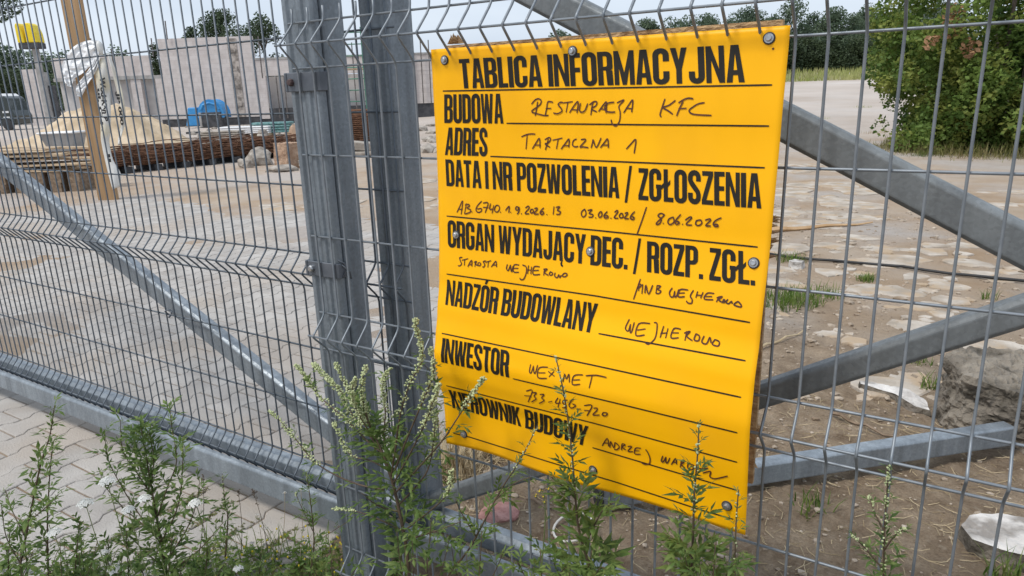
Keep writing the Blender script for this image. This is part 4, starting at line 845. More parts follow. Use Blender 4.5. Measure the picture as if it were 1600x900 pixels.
# upright plank with torn tape
pk, kk = site('upright_plank', 'tall upright sawn wooden plank at the left edge of the paving', 'plank', 170, 312)
mb = MB(); mb.box(-.145, .145, -.03, .03, -.2, 4.2); o = bevel(mb.build('plank_body', M_plank, pk), .006)
M_tape = mat('tape_white', (.66, .66, .63), (.78, .78, .76), rough=.5, scale=4, c3=(.72, .65, .48), scale3=1.6, transl=.12); M_flap = mat('tape_plain', (.76, .77, .78), (.84, .85, .86), rough=.45, scale=4); M_tblk = mat('tape_print', (.02, .02, .02), rough=.6)
DT = (Vector((pk.location)) - CAM).dot(FWD) - .12
tp = thing('torn_tape', 'torn white and yellow printed plastic tape knotted to the upright plank', 'tape', tuple(atd(165, 290, DT)))
T0 = Vector(tp.location)
PF = Vector(pk.location) - FH * .07
def tpt(px, py, dd=0):
    d = ray(px, py); return CAM + d * ((PF + FH * dd - CAM).dot(FH) / d.dot(FH)) - T0
def strip(name, lft, rgt, m, amp=.05, ph=0, cru=0):
    mb = MB(); n = len(lft); vs = []; W_ = 12 if cru else 6; lf = smooth_pts(lft); rg = smooth_pts(rgt)
    for i, (a, b) in enumerate(zip(lf, rg)):
        for q in range(W_ + 1):
            u = q / W_; vs.append(tpt(a[0] + (b[0] - a[0]) * u, a[1] + (b[1] - a[1]) * u, -amp * 1.3 + amp * math.sin(i * .55 + ph + u * 2.2) - (.03 * math.sin(u * 3.14) if not cru else cru * (.8 + abs(noise.noise(Vector((i * .23 + ph, u * 2.6, 1)))) * 2.2 + noise.noise(Vector((i * .6, u * 6, ph)))))))
    mb.add(vs, [(i * (W_ + 1) + q, i * (W_ + 1) + q + 1, (i + 1) * (W_ + 1) + q + 1, (i + 1) * (W_ + 1) + q) for i in range(len(lf) - 1) for q in range(W_)])
    o = mb.build(name, m, tp, not cru); md = o.modifiers.new('t', 'SOLIDIFY'); md.thickness = .002; return o
strip('torn_flap', [(152, 63), (135, 64), (118, 71), (105, 85), (95, 107), (98, 119), (102, 130), (104, 134)], [(157, 70), (156, 80), (152, 90), (146, 99), (138, 106), (126, 117), (116, 123), (112, 136)], M_flap, .008, 0, .03)
strip('torn_flap', [(150, 84), (141, 105), (130, 120), (120, 134), (119, 145), (123, 151)], [(157, 86), (154, 102), (147, 117), (138, 130), (132, 142), (127, 152)], M_flap, .006, 2, .035)
strip('long_strip', [(152, 92), (149, 110), (151, 135), (154, 165), (157, 200), (158, 220), (164, 250), (170, 275), (176, 296)], [(166, 90), (168, 110), (172, 135), (173, 165), (173, 200), (171, 222), (177, 250), (189, 272), (187, 291)], M_tape, .02, 1)
strip('thin_strip', [(167, 84), (174, 108), (182, 140), (188, 168), (190, 190), (186, 210), (184, 226)], [(171, 84), (180, 108), (190, 138), (195, 166), (196, 190), (191, 208), (187, 226)], M_tape, .03, 3)
mb = MB(); mb.blob(tpt(156, 76, -.05), .055, .05, .09, 5, .5, 2); mb.build('knot', M_tape, tp, True)
def tape_text(txt, p, q, size):
    cu = bpy.data.curves.new('printed_words', 'FONT'); cu.body = txt; cu.size = 1; cu.offset = .05
    o = bpy.data.objects.new('printed_words', cu); COL.objects.link(o); dg = bpy.context.evaluated_depsgraph_get(); me = bpy.data.meshes.new_from_object(o.evaluated_get(dg)); bpy.data.objects.remove(o)
    Lx = max(v.co.x for v in me.vertices); A = tpt(*p, -.11); Bq = tpt(*q, -.11); ex = (Bq - A); h_ = ex.length / Lx; ex.normalize(); ey = (RGT - ex * RGT.dot(ex)).normalized()
    for v in me.vertices: v.co = A + ex * (v.co.x * h_) + ey * (v.co.y * size)
    me.materials.append(M_tblk); o = bpy.data.objects.new('printed_words', me); COL.objects.link(o); o.parent = tp
tape_text('Wod-Kan B', (156, 121), (161.5, 190), .10); tape_text('ul. Gda', (152, 138), (158, 205), .055); tape_text('.JP 000', (181, 142), (189, 196), .06); tape_text('IL', (167, 240), (171, 262), .06)

# ------------------------------------------------------------------ trees
def leafm(name, a, b, c, tr=.25, sc=1.2): return mat(name, a, b, rough=.6, scale=sc, detail=5, spec=.3, transl=tr, c3=c, scale3=sc * 3)
M_far = leafm('far_foliage', (.085, .13, .08), (.155, .205, .12), (.125, .165, .115), .38, .35)  # leaf colour paled and blued to carry the haze over the distant trees
M_bushf = leafm('bush_foliage', (.07, .135, .028), (.17, .25, .055), (.29, .325, .08), .4, .9)
M_hedge = leafm('hedge_foliage', (.03, .05, .024), (.065, .09, .04), (.046, .066, .03), .25, .4)
M_mid = leafm('mid_foliage', (.045, .075, .04), (.085, .12, .06), (.06, .09, .05), .3, .4)
M_bark = mat('bark', (.06, .048, .038), (.13, .105, .085), rough=.95, scale=8, bump=.5)
def leaves(mb, lobes, n, sz, rnd, flat=.5):
    wts = [l[1] * l[1] * l[2] for l in lobes]; vs = mb.v; fs = mb.f
    for k in range(n):
        c, rx, rz_ = rnd.choices(lobes, wts)[0]
        u = rnd.uniform(-1, 1); a = rnd.uniform(0, 6.283); r = (1 - .75 * rnd.random() ** 2.2) ; q = math.sqrt(1 - u * u)
        p = Vector((c[0] + rx * r * q * math.cos(a), c[1] + rx * r * q * math.sin(a), c[2] + rz_ * r * u))
        d = Vector((rnd.gauss(0, 1), rnd.gauss(0, 1), rnd.gauss(0, .7))).normalized(); e = d.cross(Vector((rnd.gauss(0, 1), rnd.gauss(0, 1), rnd.gauss(0, 1)))).normalized()
        s_ = sz * rnd.uniform(.55, 1.35); o = len(vs)
        vs += [tuple(p - d * s_), tuple(p + e * s_ * flat), tuple(p + d * s_), tuple(p - e * s_ * flat)]; fs.append((o, o + 1, o + 2, o + 3)); mb.m.append(0)
def tree_parts(par, H, W, seed, m, n, sz, base=.25, lobesn=14, conic=.0, trunkr=.03):
    rnd = random.Random(seed); lobes = []
    for i in range(lobesn):
        t = rnd.random() ** .8; z = H * (base + (1 - base) * t * .93); env = (math.sin(math.pi * min(1, .18 + .80 * t)) ** .7) * (1 - conic * t)
        a = rnd.uniform(0, 6.283); r = W * .5 * env * rnd.uniform(.25, .85); s_ = W * rnd.uniform(.16, .28) * (1 - .35 * t)
        lobes.append(((r * math.cos(a), r * math.sin(a), z), s_, s_ * rnd.uniform(.6, .95)))
    lobes.append(((0, 0, H * .93), W * .12, H * .07))
    mb = MB(); mb.tube([(0, 0, -.2), (W * .01, 0, H * .3), (-W * .02, W * .01, H * .62), (0, 0, H * .92)], [H * trunkr, H * trunkr * .75, H * trunkr * .45, H * .004], 7)
    for l in lobes[:10]:
        c = Vector(l[0]); b = Vector((0, 0, max(H * .15, c.z - W * .3))); mb.tube([b, b.lerp(c, .5) + Vector((0, 0, W * .02)), c], [H * trunkr * .35, H * trunkr * .25, H * .004], 5)
    mb.build('trunk', M_bark, par, True)
    mb = MB(); leaves(mb, lobes, n, sz, rnd); mb.build('crown', m, par)
def tree_at(name, label, cat, px, topy, dep, W, seed, m, n, sz, group=None, **kw):
    d0 = ray(px, 140); P = CAM + d0 * (dep / d0.dot(FH)); d1 = ray(px, topy); zt = (CAM + d1 * (dep / d1.dot(FH))).z; zg = terrain(P.x, P.y); o = thing(name, label, cat, (P.x, P.y, zg), rnd_.uniform(0, 6), group)
    tree_parts(o, zt - zg, W, seed, m, n, sz, **kw); return o
rnd_ = random.Random(4)
for i, (px, ty) in enumerate([(1012, 30), (1045, 24), (1075, 30), (1102, 26), (1135, 30), (1165, 14), (1200, 22), (1236, 3), (1262, 20), (1292, 16), (1322, 22), (1345, 12), (1372, 22), (1395, 14), (1425, 5), (1460, 0), (880, 50), (940, 44)]):
    tree_at('forest_tree', 'dark green tree in the row of the forest edge beyond the grassy bank', 'tree', px, ty, 84 + rnd_.uniform(-4, 8), rnd_.uniform(6.0, 8.5), 100 + i, M_far, 7500, .15, 'trees of the forest edge', conic=.3, base=.1, lobesn=24)
for i, (px, ty) in enumerate([(1215, 58), (1255, 62), (1295, 64), (1335, 60), (1375, 62), (1410, 60), (1170, 60)]):
    tree_at('hedge_bush', 'dense dark bush in the low row in front of the forest edge', 'bush', px, ty, 78, 6.4, 200 + i, M_hedge, 6500, .14, 'bushes before the forest edge', base=.02, lobesn=26, trunkr=.012)
tree_at('birch_tree', 'rounded small green tree just left of the twin tall trees above the tall block wall', 'tree', 312, 40, 78, 3.6, 301, M_mid, 3200, .15, base=.3)
tree_at('leafy_tree', 'tall green tree with two tops rising above the middle of the tall block wall', 'tree', 362, 14, 78, 7.6, 302, M_mid, 9000, .15, base=.25, lobesn=22)
tree_at('leafy_tree', 'slender loose green tree above the right end of the tall block wall', 'tree', 420, 16, 78, 5.6, 303, M_mid, 4600, .15, base=.25)
tree_at('leafy_tree', 'green tree mostly hidden behind the fence post top', 'tree', 468, 30, 80, 6.0, 304, M_mid, 5200, .15, base=.2)
tree_at('conifer', 'dark narrow conifer in the gap left of the tall block wall', 'tree', 250, 66, 58, 2.4, 305, M_hedge, 2200, .11, base=.05, conic=.5)
tree_at('leafy_tree', 'tree with hanging leafy branches at the left edge against the sky', 'tree', -30, -120, 26, 2.9, 306, M_mid, 5200, .07, base=.5, lobesn=24)
for i, (px, ty, lb) in enumerate([(8, 66, 'far dark wooded rise at the left edge behind the van'), (70, 76, 'far dark trees left of the plank above the block wall'), (135, 80, 'far bluish dark trees just right of the plank'), (195, 84, 'far low green trees above the left block wall')]):
    tree_at('distant_tree', lb, 'trees', px, ty, 120, 13, 310 + i, M_far, 6000, .3, base=.02, lobesn=20, trunkr=.012)
for i, (px, ty, dp) in enumerate([(2, 100, 62), (20, 106, 66), (38, 116, 70)]):
    tree_at('dark_bush', ['leafy dark bush at the very left edge above the van roof', 'dark bush behind the van roof, left of the block wall', 'low dark bush touching the narrow block wall'][i], 'bush', px, ty, dp, 4.4, 330 + i, M_hedge, 3200, .13, base=.02, trunkr=.015)
# big roadside bush on the right
P = gp(1562, 232); bu = thing('roadside_bush', 'large leafy yellow green bush filling the upper right corner beside the sandy track', 'bush', (P.x, P.y, P.z), 0)
rnd = random.Random(77); lobes = []
for i in range(150):
    t = rnd.random(); z = .12 + 4.6 * t; a = rnd.uniform(0, 6.283); env = 2.25 * (1 - .30 * max(0, t - .5)) * (.80 + .2 * sst(0, .35, t)); r = env * math.sqrt(rnd.uniform(.02, .95))
    s_ = rnd.uniform(.3, .55); lobes.append(((r * math.cos(a) * 1.05, r * math.sin(a), z), s_, s_ * .8))
for i in range(70):
    a = rnd.uniform(0, 6.283); z = rnd.uniform(.3, 4.6); r = 2.15 * (1 - .30 * max(0, z / 4.7 - .5)) * rnd.uniform(.93, 1.05); s_ = rnd.uniform(.14, .26); lobes.append(((r * math.cos(a), r * math.sin(a), z), s_, s_ * rnd.uniform(.7, 1.5)))
for i in range(60):
    a = rnd.uniform(0, 6.283); r = 1.9 * math.sqrt(rnd.random()); lobes.append(((r * math.cos(a), r * math.sin(a), rnd.uniform(.1, 2.2)), .45, .4))
mb = MB()
for i in range(9):
    l = lobes[i * 4]; c = Vector(l[0]); b = Vector((rnd.uniform(-.3, .3), rnd.uniform(-.3, .3), -.1)); mb.tube([b, b.lerp(c, .5) + Vector((0, 0, .3)), c], [.06, .04, .012], 6)
mb.build('branches', M_bark, bu, True)
mb = MB(); leaves(mb, lobes, 130000, .046, rnd, .62); mb.build('foliage', M_bushf, bu)
M_dry = leafm('dead_leaves', (.30, .17, .09), (.42, .25, .14), (.35, .2, .11), .2, 3)
mb = MB(); leaves(mb, [((-1.0, -1.75, 2.35), .16, .3), ((-.7, -1.8, 1.9), .14, .2), ((-.2, -2.0, 3.2), .2, .3), ((-1.3, -1.9, 2.0), .12, .16)], 420, .05, rnd, .6); mb.build('withered_leaves', M_dry, bu)
# grass of the bank and along the bush
M_bank = leafm('bank_grass', (.25, .29, .08), (.38, .40, .14), (.43, .41, .19), .25, .35); M_grass = leafm('grass_blades', (.07, .13, .02), (.13, .21, .035), (.2, .23, .06), .3, 6)
def blade(mb, p, h, lean, a, wd):
    d = Vector((math.cos(a), math.sin(a), 0)); s_ = Vector((-d.y, d.x, 0)) * wd
    p1 = p + Vector((0, 0, h * .55)) + d * lean * .35; p2 = p + Vector((0, 0, h)) + d * lean
    mb.add([p - s_, p + s_, p1 + s_ * .8, p1 - s_ * .8, p2], [(0, 1, 2, 3), (3, 2, 4)])
mb = MB(); rnd = random.Random(5)
for i in range(9000):
    P = atd(rnd.uniform(1100, 1470), 130, rnd.uniform(63, 79)); z = terrain(P.x, P.y); blade(mb, Vector((P.x, P.y, z - .02)), rnd.uniform(.25, .75), rnd.uniform(.05, .3), rnd.uniform(0, 6.28), .03)
tag(mb.build('bank_grass', M_bank), 'light green grass covering the bank below the forest edge', 'grass', kind='stuff')
mb = MB()
for i in range(2600):
    a = rnd.uniform(2.6, 6.0); r = 1.6 + abs(rnd.gauss(0, .4)); P = Vector(bu.location) + Vector((r * math.cos(a), r * math.sin(a), 0)); blade(mb, Vector((P.x, P.y, terrain(P.x, P.y) - .02)), rnd.uniform(.05, .32) * (1 if r < 2.1 else .5), rnd.uniform(.03, .2), rnd.uniform(0, 6.28), .005)
tag(mb.build('verge_grass', leafm('verge', (.12, .13, .035), (.24, .23, .08), (.3, .25, .12), .25, 2)), 'tall dry green grass around the foot of the big bush', 'grass', kind='stuff')
def tuft(label, px, py, rx, n, h, m=M_grass, ry=None):
    P = gp(px, py); mb = MB()
    for i in range(n):
        a = rnd.uniform(0, 6.28); r = rx * rnd.random() ** .7; x = P.x + r * math.cos(a); y = P.y + (ry or rx) * r / rx * math.sin(a)
        blade(mb, Vector((x - P.x, y - P.y, hgt(x, y) - hgt(P.x, P.y) - .005)), h * rnd.uniform(.4, 1.2), h * rnd.uniform(.1, .9), rnd.uniform(0, 6.28), .0022 + h * .006)
    o = mb.build('grass_tuft', m); o.location = (P.x, P.y, hgt(P.x, P.y)); tag(o, label, 'grass tuft')
tuft('green grass tuft on the dirt against the right edge of the notice', 1236, 472, .20, 420, .10, ry=.26); tuft('smaller grass tuft right of the big tuft beside the flags', 1290, 462, .12, 90, .09); tuft('grass growing between the notice and the black cable', 1238, 408, .13, 110, .09)
tuft('compact dark green weed clump on a pale flag right of the notice', 1353, 440, .07, 130, .06); tuft('thin grass clump on the sand near the right frame edge below the cable', 1545, 468, .05, 26, .08); tuft('tiny grass clump on the sandy track before the bush', 1440, 244, .2, 60, .14)
for q, (px, py, lb) in enumerate(((1262, 196, 'low weed patch on the sandy track beside the notice edge, nearer one'), (1278, 186, 'low weed patch far up the sandy track'), (1345, 168, 'thin weed patch on the track in front of the bush, farthest'), (1372, 208, 'dry weed patch on the track at the left foot of the bush'))):
    tuft(lb, px, py, .45, 120, .10, M_bank if q != 3 else M_straw)
tuft('small clump of grass below the lower sloping brace', 1438, 566, .06, 60, .045); tuft('thin grass blades beside the dark concrete lump', 1455, 610, .05, 26, .10); tuft('sparse grass on the dirt below the loose steel tube', 1270, 795, .07, 40, .07); tuft('grass blades in front of the white topped slab in the lower right corner', 1568, 905, .05, 46, .10); tuft('yellowed grass behind the right foot of the notice', 1188, 740, .06, 50, .09, M_straw)
tuft('dry straw coloured grass clump by the gate stile', 712, 745, .09, 160, .16, M_straw)

# ------------------------------------------------------------------ weeds in front of the fence
M_stem = mat('weed_stem', (.07, .045, .03), (.12, .085, .05), rough=.7, scale=20); M_gstem = mat('green_stem', (.12, .16, .05), (.2, .24, .09), rough=.7, scale=20)
M_mug = leafm('mugwort_leaf', (.068, .125, .032), (.13, .205, .052), (.20, .265, .08), .38, 14); M_bud = mat('mugwort_bud', (.36, .41, .20), (.54, .58, .34), rough=.85, scale=60, spec=.2)
M_petal = mat('white_petal', (.78, .78, .74), (.86, .86, .83), rough=.7, scale=40, transl=.2); M_ypet = mat('yellow_petal', (.70, .52, .01), (.8, .62, .03), rough=.7, scale=40); M_yct = mat('flower_centre', (.45, .42, .12), (.55, .5, .18), rough=.8)
def leaf(mb, p, d, up, L_, lob, rnd, wd=.13, droop=.35):
    d = d.normalized(); s_ = d.cross(up).normalized(); u = s_.cross(d).normalized()
    def pos(t): return p + d * (L_ * t) + u * (L_ * (.12 * math.sin(t * 2.2) - droop * t * t))
    def lens(a, dirn, l, w_):
        sd = dirn.cross(u).normalized() * w_; mid = a + dirn * (l * .45) + u * (-w_ * .25); tip = a + dirn * l - u * (l * .18)
        mb.add([a, mid + sd, tip, mid - sd, mid + u * (w_ * .3)], [(0, 1, 4), (1, 2, 4), (2, 3, 4), (3, 0, 4)])
    wd *= 1.15; L_ *= 1.3
    lens(pos(.5), (pos(1) - pos(.45)).normalized(), L_ * .55, L_ * wd * .55)
    lens(pos(0), (pos(.5) - pos(0)).normalized(), L_ * .55, L_ * wd * .28)
    for k in range(lob):
        t = .25 + .42 * k / max(1, lob - 1) if lob > 1 else .4
        for sg in (-1, 1):
            dd = (d * .75 + s_ * sg * .8 + u * rnd.uniform(-.15, .1)).normalized(); lens(pos(t), dd, L_ * (.46 - .14 * k / max(1, lob)) * rnd.uniform(.8, 1.15), L_ * wd * .42)
def along(pts, t):
    n = len(pts) - 1; i = min(n - 1, int(t * n)); return pts[i].lerp(pts[i + 1], t * n - i), (pts[i + 1] - pts[i]).normalized()
def sm3(pts):
    o = []
    for i in range(len(pts) - 1):
        p0 = pts[max(i - 1, 0)]; p1 = pts[i]; p2 = pts[i + 1]; p3 = pts[min(i + 2, len(pts) - 1)]
        for k in range(4):
            t = k / 4; o.append(.5 * (2 * p1 + (p2 - p0) * t + (2 * p0 - 5 * p1 + 4 * p2 - p3) * t * t + (-p0 + 3 * p1 - 3 * p2 + p3) * t ** 3))
    return o + [pts[-1]]
def bud(mb, p, d, r):
    d = d.normalized(); a = d.orthogonal().normalized(); b = d.cross(a); q = [p - d * r]
    for (h, k) in ((-.35, .85), (.45, .75)):
        for j in range(5): an = j * 1.2566; q.append(p + d * (r * 1.35 * h) + (a * math.cos(an) + b * math.sin(an)) * r * k)
    q.append(p + d * r * 1.25); f = [(0, 1 + (j + 1) % 5, 1 + j) for j in range(5)] + [(1 + j, 1 + (j + 1) % 5, 6 + (j + 1) % 5, 6 + j) for j in range(5)] + [(6 + j, 6 + (j + 1) % 5, 11) for j in range(5)]
    mb.add(q, f)
class Weed:
    def __init__(s, name, label, cat, base, seed, group=None):
        s.o = thing(name, label, cat, base, 0, group); s.b = Vector(base); s.st = MB(); s.lf = MB(); s.bd = MB(); s.fl = MB(); s.r = random.Random(seed)
    def axis(s, pts, r0, r1=.0009, leaf_from=0, leaf_to=.97, nl=20, l0=.06, l1=.02, lob=3, buds=0, bud_from=.4, br=.0019, spread=.008, twig=0, wd=.13, sub=0):
        P = sm3([Vector(p) - s.b for p in pts]); n = len(P); rnd = s.r
        s.st.tube(P, [r0 + (r1 - r0) * i / (n - 1) for i in range(n)], 6)
        for i in range(nl):
            t = leaf_from + (leaf_to - leaf_from) * (i + rnd.uniform(-.3, .3)) / max(1, nl - 1); t = max(0, min(1, t)); p, d = along(P, t)
            a = i * 2.4 + rnd.uniform(-.4, .4); side = (Vector((math.cos(a), math.sin(a), 0)) - d * d.dot(Vector((math.cos(a), math.sin(a), 0)))).normalized()
            L_ = (l0 + (l1 - l0) * t) * rnd.uniform(.75, 1.2); ld = (side * .75 + d * rnd.uniform(.45, 1.15)).normalized()
            leaf(s.lf, p, ld, Vector((0, 0, 1)) if abs(ld.z) < .9 else side, L_, lob if L_ > .022 else 1, rnd, wd)
            if sub and rnd.random() < sub:
                q = p + ld * L_ * .3; leaf(s.lf, p, (d + side * .4).normalized(), side, L_ * .5, 1, rnd, wd)
        for i in range(buds):
            t = bud_from + (1 - bud_from) * rnd.random() ** .85; p, d = along(P, t); a = rnd.uniform(0, 6.283)
            side = Vector((math.cos(a), math.sin(a), rnd.uniform(-.2, .7))).normalized(); bud(s.bd, p + side * (spread * (1.15 - .7 * t) * rnd.uniform(.3, 1.2)), side + d * .6 - Vector((0, 0, .3)), br * 1.25 * rnd.uniform(.75, 1.25))
        return P
    def head(s, c, R, n=34):
        c = Vector(c) - s.b; rnd = s.r
        for i in range(n):
            a = i * 2.4; q = math.sqrt(i / n); p = c + Vector((R * q * math.cos(a), R * q * math.sin(a), R * .55 * (1 - q * q) + rnd.uniform(-.001, .001)))
            nrm = Vector((q * math.cos(a), q * math.sin(a), .9)).normalized(); e = nrm.orthogonal().normalized(); f = nrm.cross(e); r_ = R * .25 * rnd.uniform(.8, 1.2)
            for k in range(4):
                an = k * 1.5708 + i; d = e * math.cos(an) + f * math.sin(an); g_ = nrm.cross(d) * r_ * .5
                s.fl.add([p, p + d * r_ * .6 + g_ + nrm * r_ * .2, p + d * r_ * 1.15 + nrm * r_ * .15, p + d * r_ * .6 - g_ + nrm * r_ * .2], [(0, 1, 2, 3)])
            s.st.tube([c - Vector((0, 0, R * .7)), p], .0005, 3, cap=False)
    def done(s, sm=M_stem, lm=M_mug, bm_=M_bud, fm=M_petal):
        s.st.build('stem', sm, s.o, True)
        if s.lf.v: s.lf.build('leaves', lm, s.o)
        if s.bd.v: s.bd.build('flower_buds', bm_, s.o, True)
        if s.fl.v: s.fl.build('flowers', fm, s.o)
        return s.o
def pp(pl, Y, dy=0): return [aty(px, py, Y + dy * i / max(1, len(pl) - 1)) for i, (px, py) in enumerate(pl)]
def root(p): return Vector((p.x, p.y, 0))
# the big flowering mugwort at the foot of the post
Y = -.10; main = pp([(640, 905), (634, 850), (622, 790), (611, 745), (598, 708), (580, 670), (562, 640), (545, 610), (531, 583), (525, 568)], Y)
wd_ = Weed('mugwort', 'tall branching mugwort with pale green flower buds at the foot of the fence post', 'weed', tuple(root(main[0])), 1)
wd_.axis([root(main[0])] + main, .0052, .0012, .08, .62, 22, .09, .03, 3, 150, .55, .0021, .011)
for pl, y2, nb, bf, nl in ([[(598, 708), (575, 690), (540, 655), (500, 620), (478, 590), (462, 570)], -.02, 170, .25, 10], [[(600, 715), (585, 680), (560, 640), (520, 600), (498, 578), (490, 568)], .0, 170, .3, 8], [[(580, 670), (570, 640), (565, 605), (572, 572)], -.03, 110, .2, 6], [[(606, 730), (600, 690), (602, 640), (598, 600), (610, 575)], .03, 120, .3, 10],
                         [[(611, 745), (618, 700), (625, 650), (640, 600), (660, 560), (652, 520), (649, 498)], -.04, 150, .35, 12], [[(612, 750), (630, 700), (655, 640), (672, 600), (690, 560), (664, 545)][:4] + [(678, 575), (672, 545)], -.02, 90, .4, 8], [[(615, 755), (640, 710), (665, 660), (680, 620), (686, 600)], -.05, 110, .4, 14], [[(618, 770), (650, 735), (690, 690), (720, 645), (740, 615), (756, 590)], -.05, 70, .62, 18],
                         [[(622, 790), (650, 760), (668, 735), (676, 700), (680, 660), (682, 640)], .02, 80, .45, 12], [[(600, 765), (560, 757), (520, 740), (490, 720), (465, 690), (440, 660), (422, 643)], -.05, 90, .45, 14], [[(606, 735), (580, 720), (550, 712), (535, 690), (522, 660)], .02, 70, .45, 12], [[(611, 748), (600, 720), (590, 700), (600, 670), (625, 640)], .05, 60, .5, 8],
                         [[(592, 700), (570, 672), (545, 640), (530, 610), (510, 590)], .06, 130, .25, 4], [[(586, 690), (565, 655), (550, 620), (555, 590)], -.06, 120, .25, 4], [[(630, 830), (600, 815), (560, 800), (520, 795)], -.06, 26, .7, 14], [[(630, 830), (670, 800), (700, 770), (706, 735)], -.05, 60, .6, 16], [[(632, 845), (680, 830), (720, 815)], -.08, 0, .7, 12], [[(625, 800), (590, 790), (565, 770)], -.05, 0, .5, 12]):
    wd_.axis(pp(pl, Y, y2), .0024, .0008,   .05, .75, int(nl * .75), .058, .02, 2, int(nb * 1.45), bf, .0021, .0105)
wd_.done()
def stalk(label, pl, Y, seed, nl, l0, l1, lob=3, buds=30, bf=.6, r0=.0035, br=(), dy=0, m=M_mug, sm=M_stem, name='mugwort', wd=.13, group=None, sub=.4, spread=.005):
    Y = min(Y, atz(pl[0][0], 945).y) if pl[0][0] < 420 else Y
    P = pp(pl, Y, dy); w_ = Weed(name, label, 'weed', tuple(root(P[0])), seed, group); w_.axis(([root(P[0])] if P[0].z > .01 else []) + [q for q in P if q.z > -.02], r0, .0009, .05, .99, nl, l0, l1, lob, buds, bf, .0015, spread, wd=wd, sub=sub)
    for q in br: w_.axis(pp(q[0], Y, q[1]), r0 * .55, .0007, .05, .98, q[2], l0 * .6, l1, max(1, lob - 1), q[3], .5, .0015, spread, wd=wd, sub=sub)
    return w_.done(sm, m)
stalk('leafy mugwort stalk rising in front of the middle of the notice', [(930, 960), (925, 900), (905, 830), (898, 765), (893, 700), (882, 620), (868, 556)], -.17, 11, 42, .10, .010, 3, 60, .55, .0034, [([(915, 850), (940, 800), (960, 785)], -.03, 10, 0), ([(900, 780), (880, 760), (860, 745)], -.03, 9, 0)])
stalk('slim mugwort stalk in front of the right part of the notice', [(1078, 960), (1080, 900), (1083, 830), (1085, 770), (1090, 710), (1092, 662)], -.2, 12, 34, .085, .010, 3, 40, .55, .0028, [([(1081, 870), (1060, 850), (1045, 840)], -.02, 8, 0)])
stalk('short mugwort shoot before the lower right corner of the notice', [(1146, 960), (1148, 890), (1150, 820), (1154, 765)], -.2, 13, 24, .05, .009, 2, 14, .55, .002)
stalk('dark stemmed mugwort growing in front of the mesh in the lower right', [(1380, 980), (1381, 900), (1382, 830), (1386, 770), (1388, 728)], -.06, 14, 40, .045, .010, 2, 90, .35, .0028, [([(1380, 890), (1355, 860), (1330, 835)], -.02, 9, 16), ([(1381, 860), (1400, 835), (1418, 825)], -.02, 8, 20), ([(1382, 830), (1366, 800), (1358, 775)], .02, 6, 18)])
stalk('bare leaning mugwort stalk left of the middle of the notice bottom', [(690, 930), (735, 855), (780, 770), (812, 720), (840, 665)], -.15, 15, 30, .065, .010, 3, 26, .7, .0028, [([(745, 840), (720, 800), (712, 780)], -.02, 6, 0), ([(775, 780), (805, 755), (830, 745)], -.02, 6, 0)])
stalk('tall dark green weed with narrow leaves near the left frame edge', [(15, 960), (30, 890), (42, 830), (54, 770), (65, 720), (78, 680), (85, 634)], -.16, 21, 44, .062, .026, 1, 0, .9, .0034, [([(32, 880), (10, 840), (2, 790)], -.02, 14, 0), ([(40, 840), (20, 800), (8, 765)], .02, 12, 0), ([(45, 815), (75, 790), (92, 772)], .0, 12, 0)], wd=.15)
stalk('thin brown stemmed weed right beside the tall one at the left edge', [(77, 960), (76, 900), (74, 830), (76, 770), (80, 715), (84, 690)], -.13, 22, 30, .052, .022, 1, 0, .9, .0026, wd=.15)
stalk('bushy dark green weed standing before the gate rail on the left', [(268, 960), (262, 900), (252, 850), (243, 800), (235, 750), (226, 700), (220, 668)], -.10, 23, 48, .07, .04, 2, 0, .9, .004, [([(252, 850), (215, 800), (190, 760), (168, 715), (164, 674)], -.03, 20, 0), ([(250, 840), (200, 800), (168, 765), (156, 738)], -.05, 14, 0), ([(245, 810), (262, 760), (276, 720), (268, 665), (266, 640)], .02, 20, 10), ([(250, 850), (275, 800), (284, 750), (286, 688)], .0, 28, 8), ([(258, 880), (290, 830), (306, 790), (312, 752)], .0, 18, 0), ([(240, 780), (215, 740), (192, 705), (188, 655)], -.02, 18, 6), ([(260, 890), (225, 860), (195, 830)], -.05, 14, 0), ([(236, 760), (240, 715), (232, 672)], .02, 26, 0), ([(236, 760), (215, 720), (210, 680)], .02, 26, 0), ([(262, 895), (310, 860), (350, 815)], -.02, 12, 0)], wd=.15, sub=.8)
stalk('thin pale green mugwort stalk leaning between gate rail and post', [(335, 960), (352, 870), (356, 810), (345, 760), (332, 715), (330, 690)][:3] + [(352, 790), (347, 740)], -.08, 24, 22, .05, .015, 2, 20, .5, .0024)
stalk('slender weed with a dark stem beside the left foot of the post', [(478, 930), (490, 860), (488, 810), (482, 760), (478, 738)], -.06, 25, 26, .05, .015, 3, 14, .6, .0024, [([(489, 830), (470, 790), (462, 770)], .0, 8, 12), ([(489, 850), (520, 830), (548, 812)], .0, 8, 0)])
rnd = random.Random(31)
lowl = ['low leafy weed at the bottom edge, in the lower left corner', 'low leafy weed at the bottom edge under the tall dark green weed', 'low leafy weed at the bottom edge beside the brown stemmed weed', 'low spreading weed at the bottom edge between the left weeds', 'low leafy weed at the foot of the white flowers on the left', 'low leafy weed in front of the bushy dark green weed', 'low dense weed under the bushy dark green weed', 'low leafy weed right of the bushy dark green weed', 'low leafy weed on the pavers left of the post', 'low leafy weed at the left foot of the fence post', 'low leafy weed at the foot of the big mugwort', 'low leafy weed at the bottom edge right of the big mugwort', 'low leafy weed at the bottom edge under the yellow flowering stem', 'low leafy weed at the foot of the middle stalk', 'low leafy weed at the bottom edge under the slim right stalk']
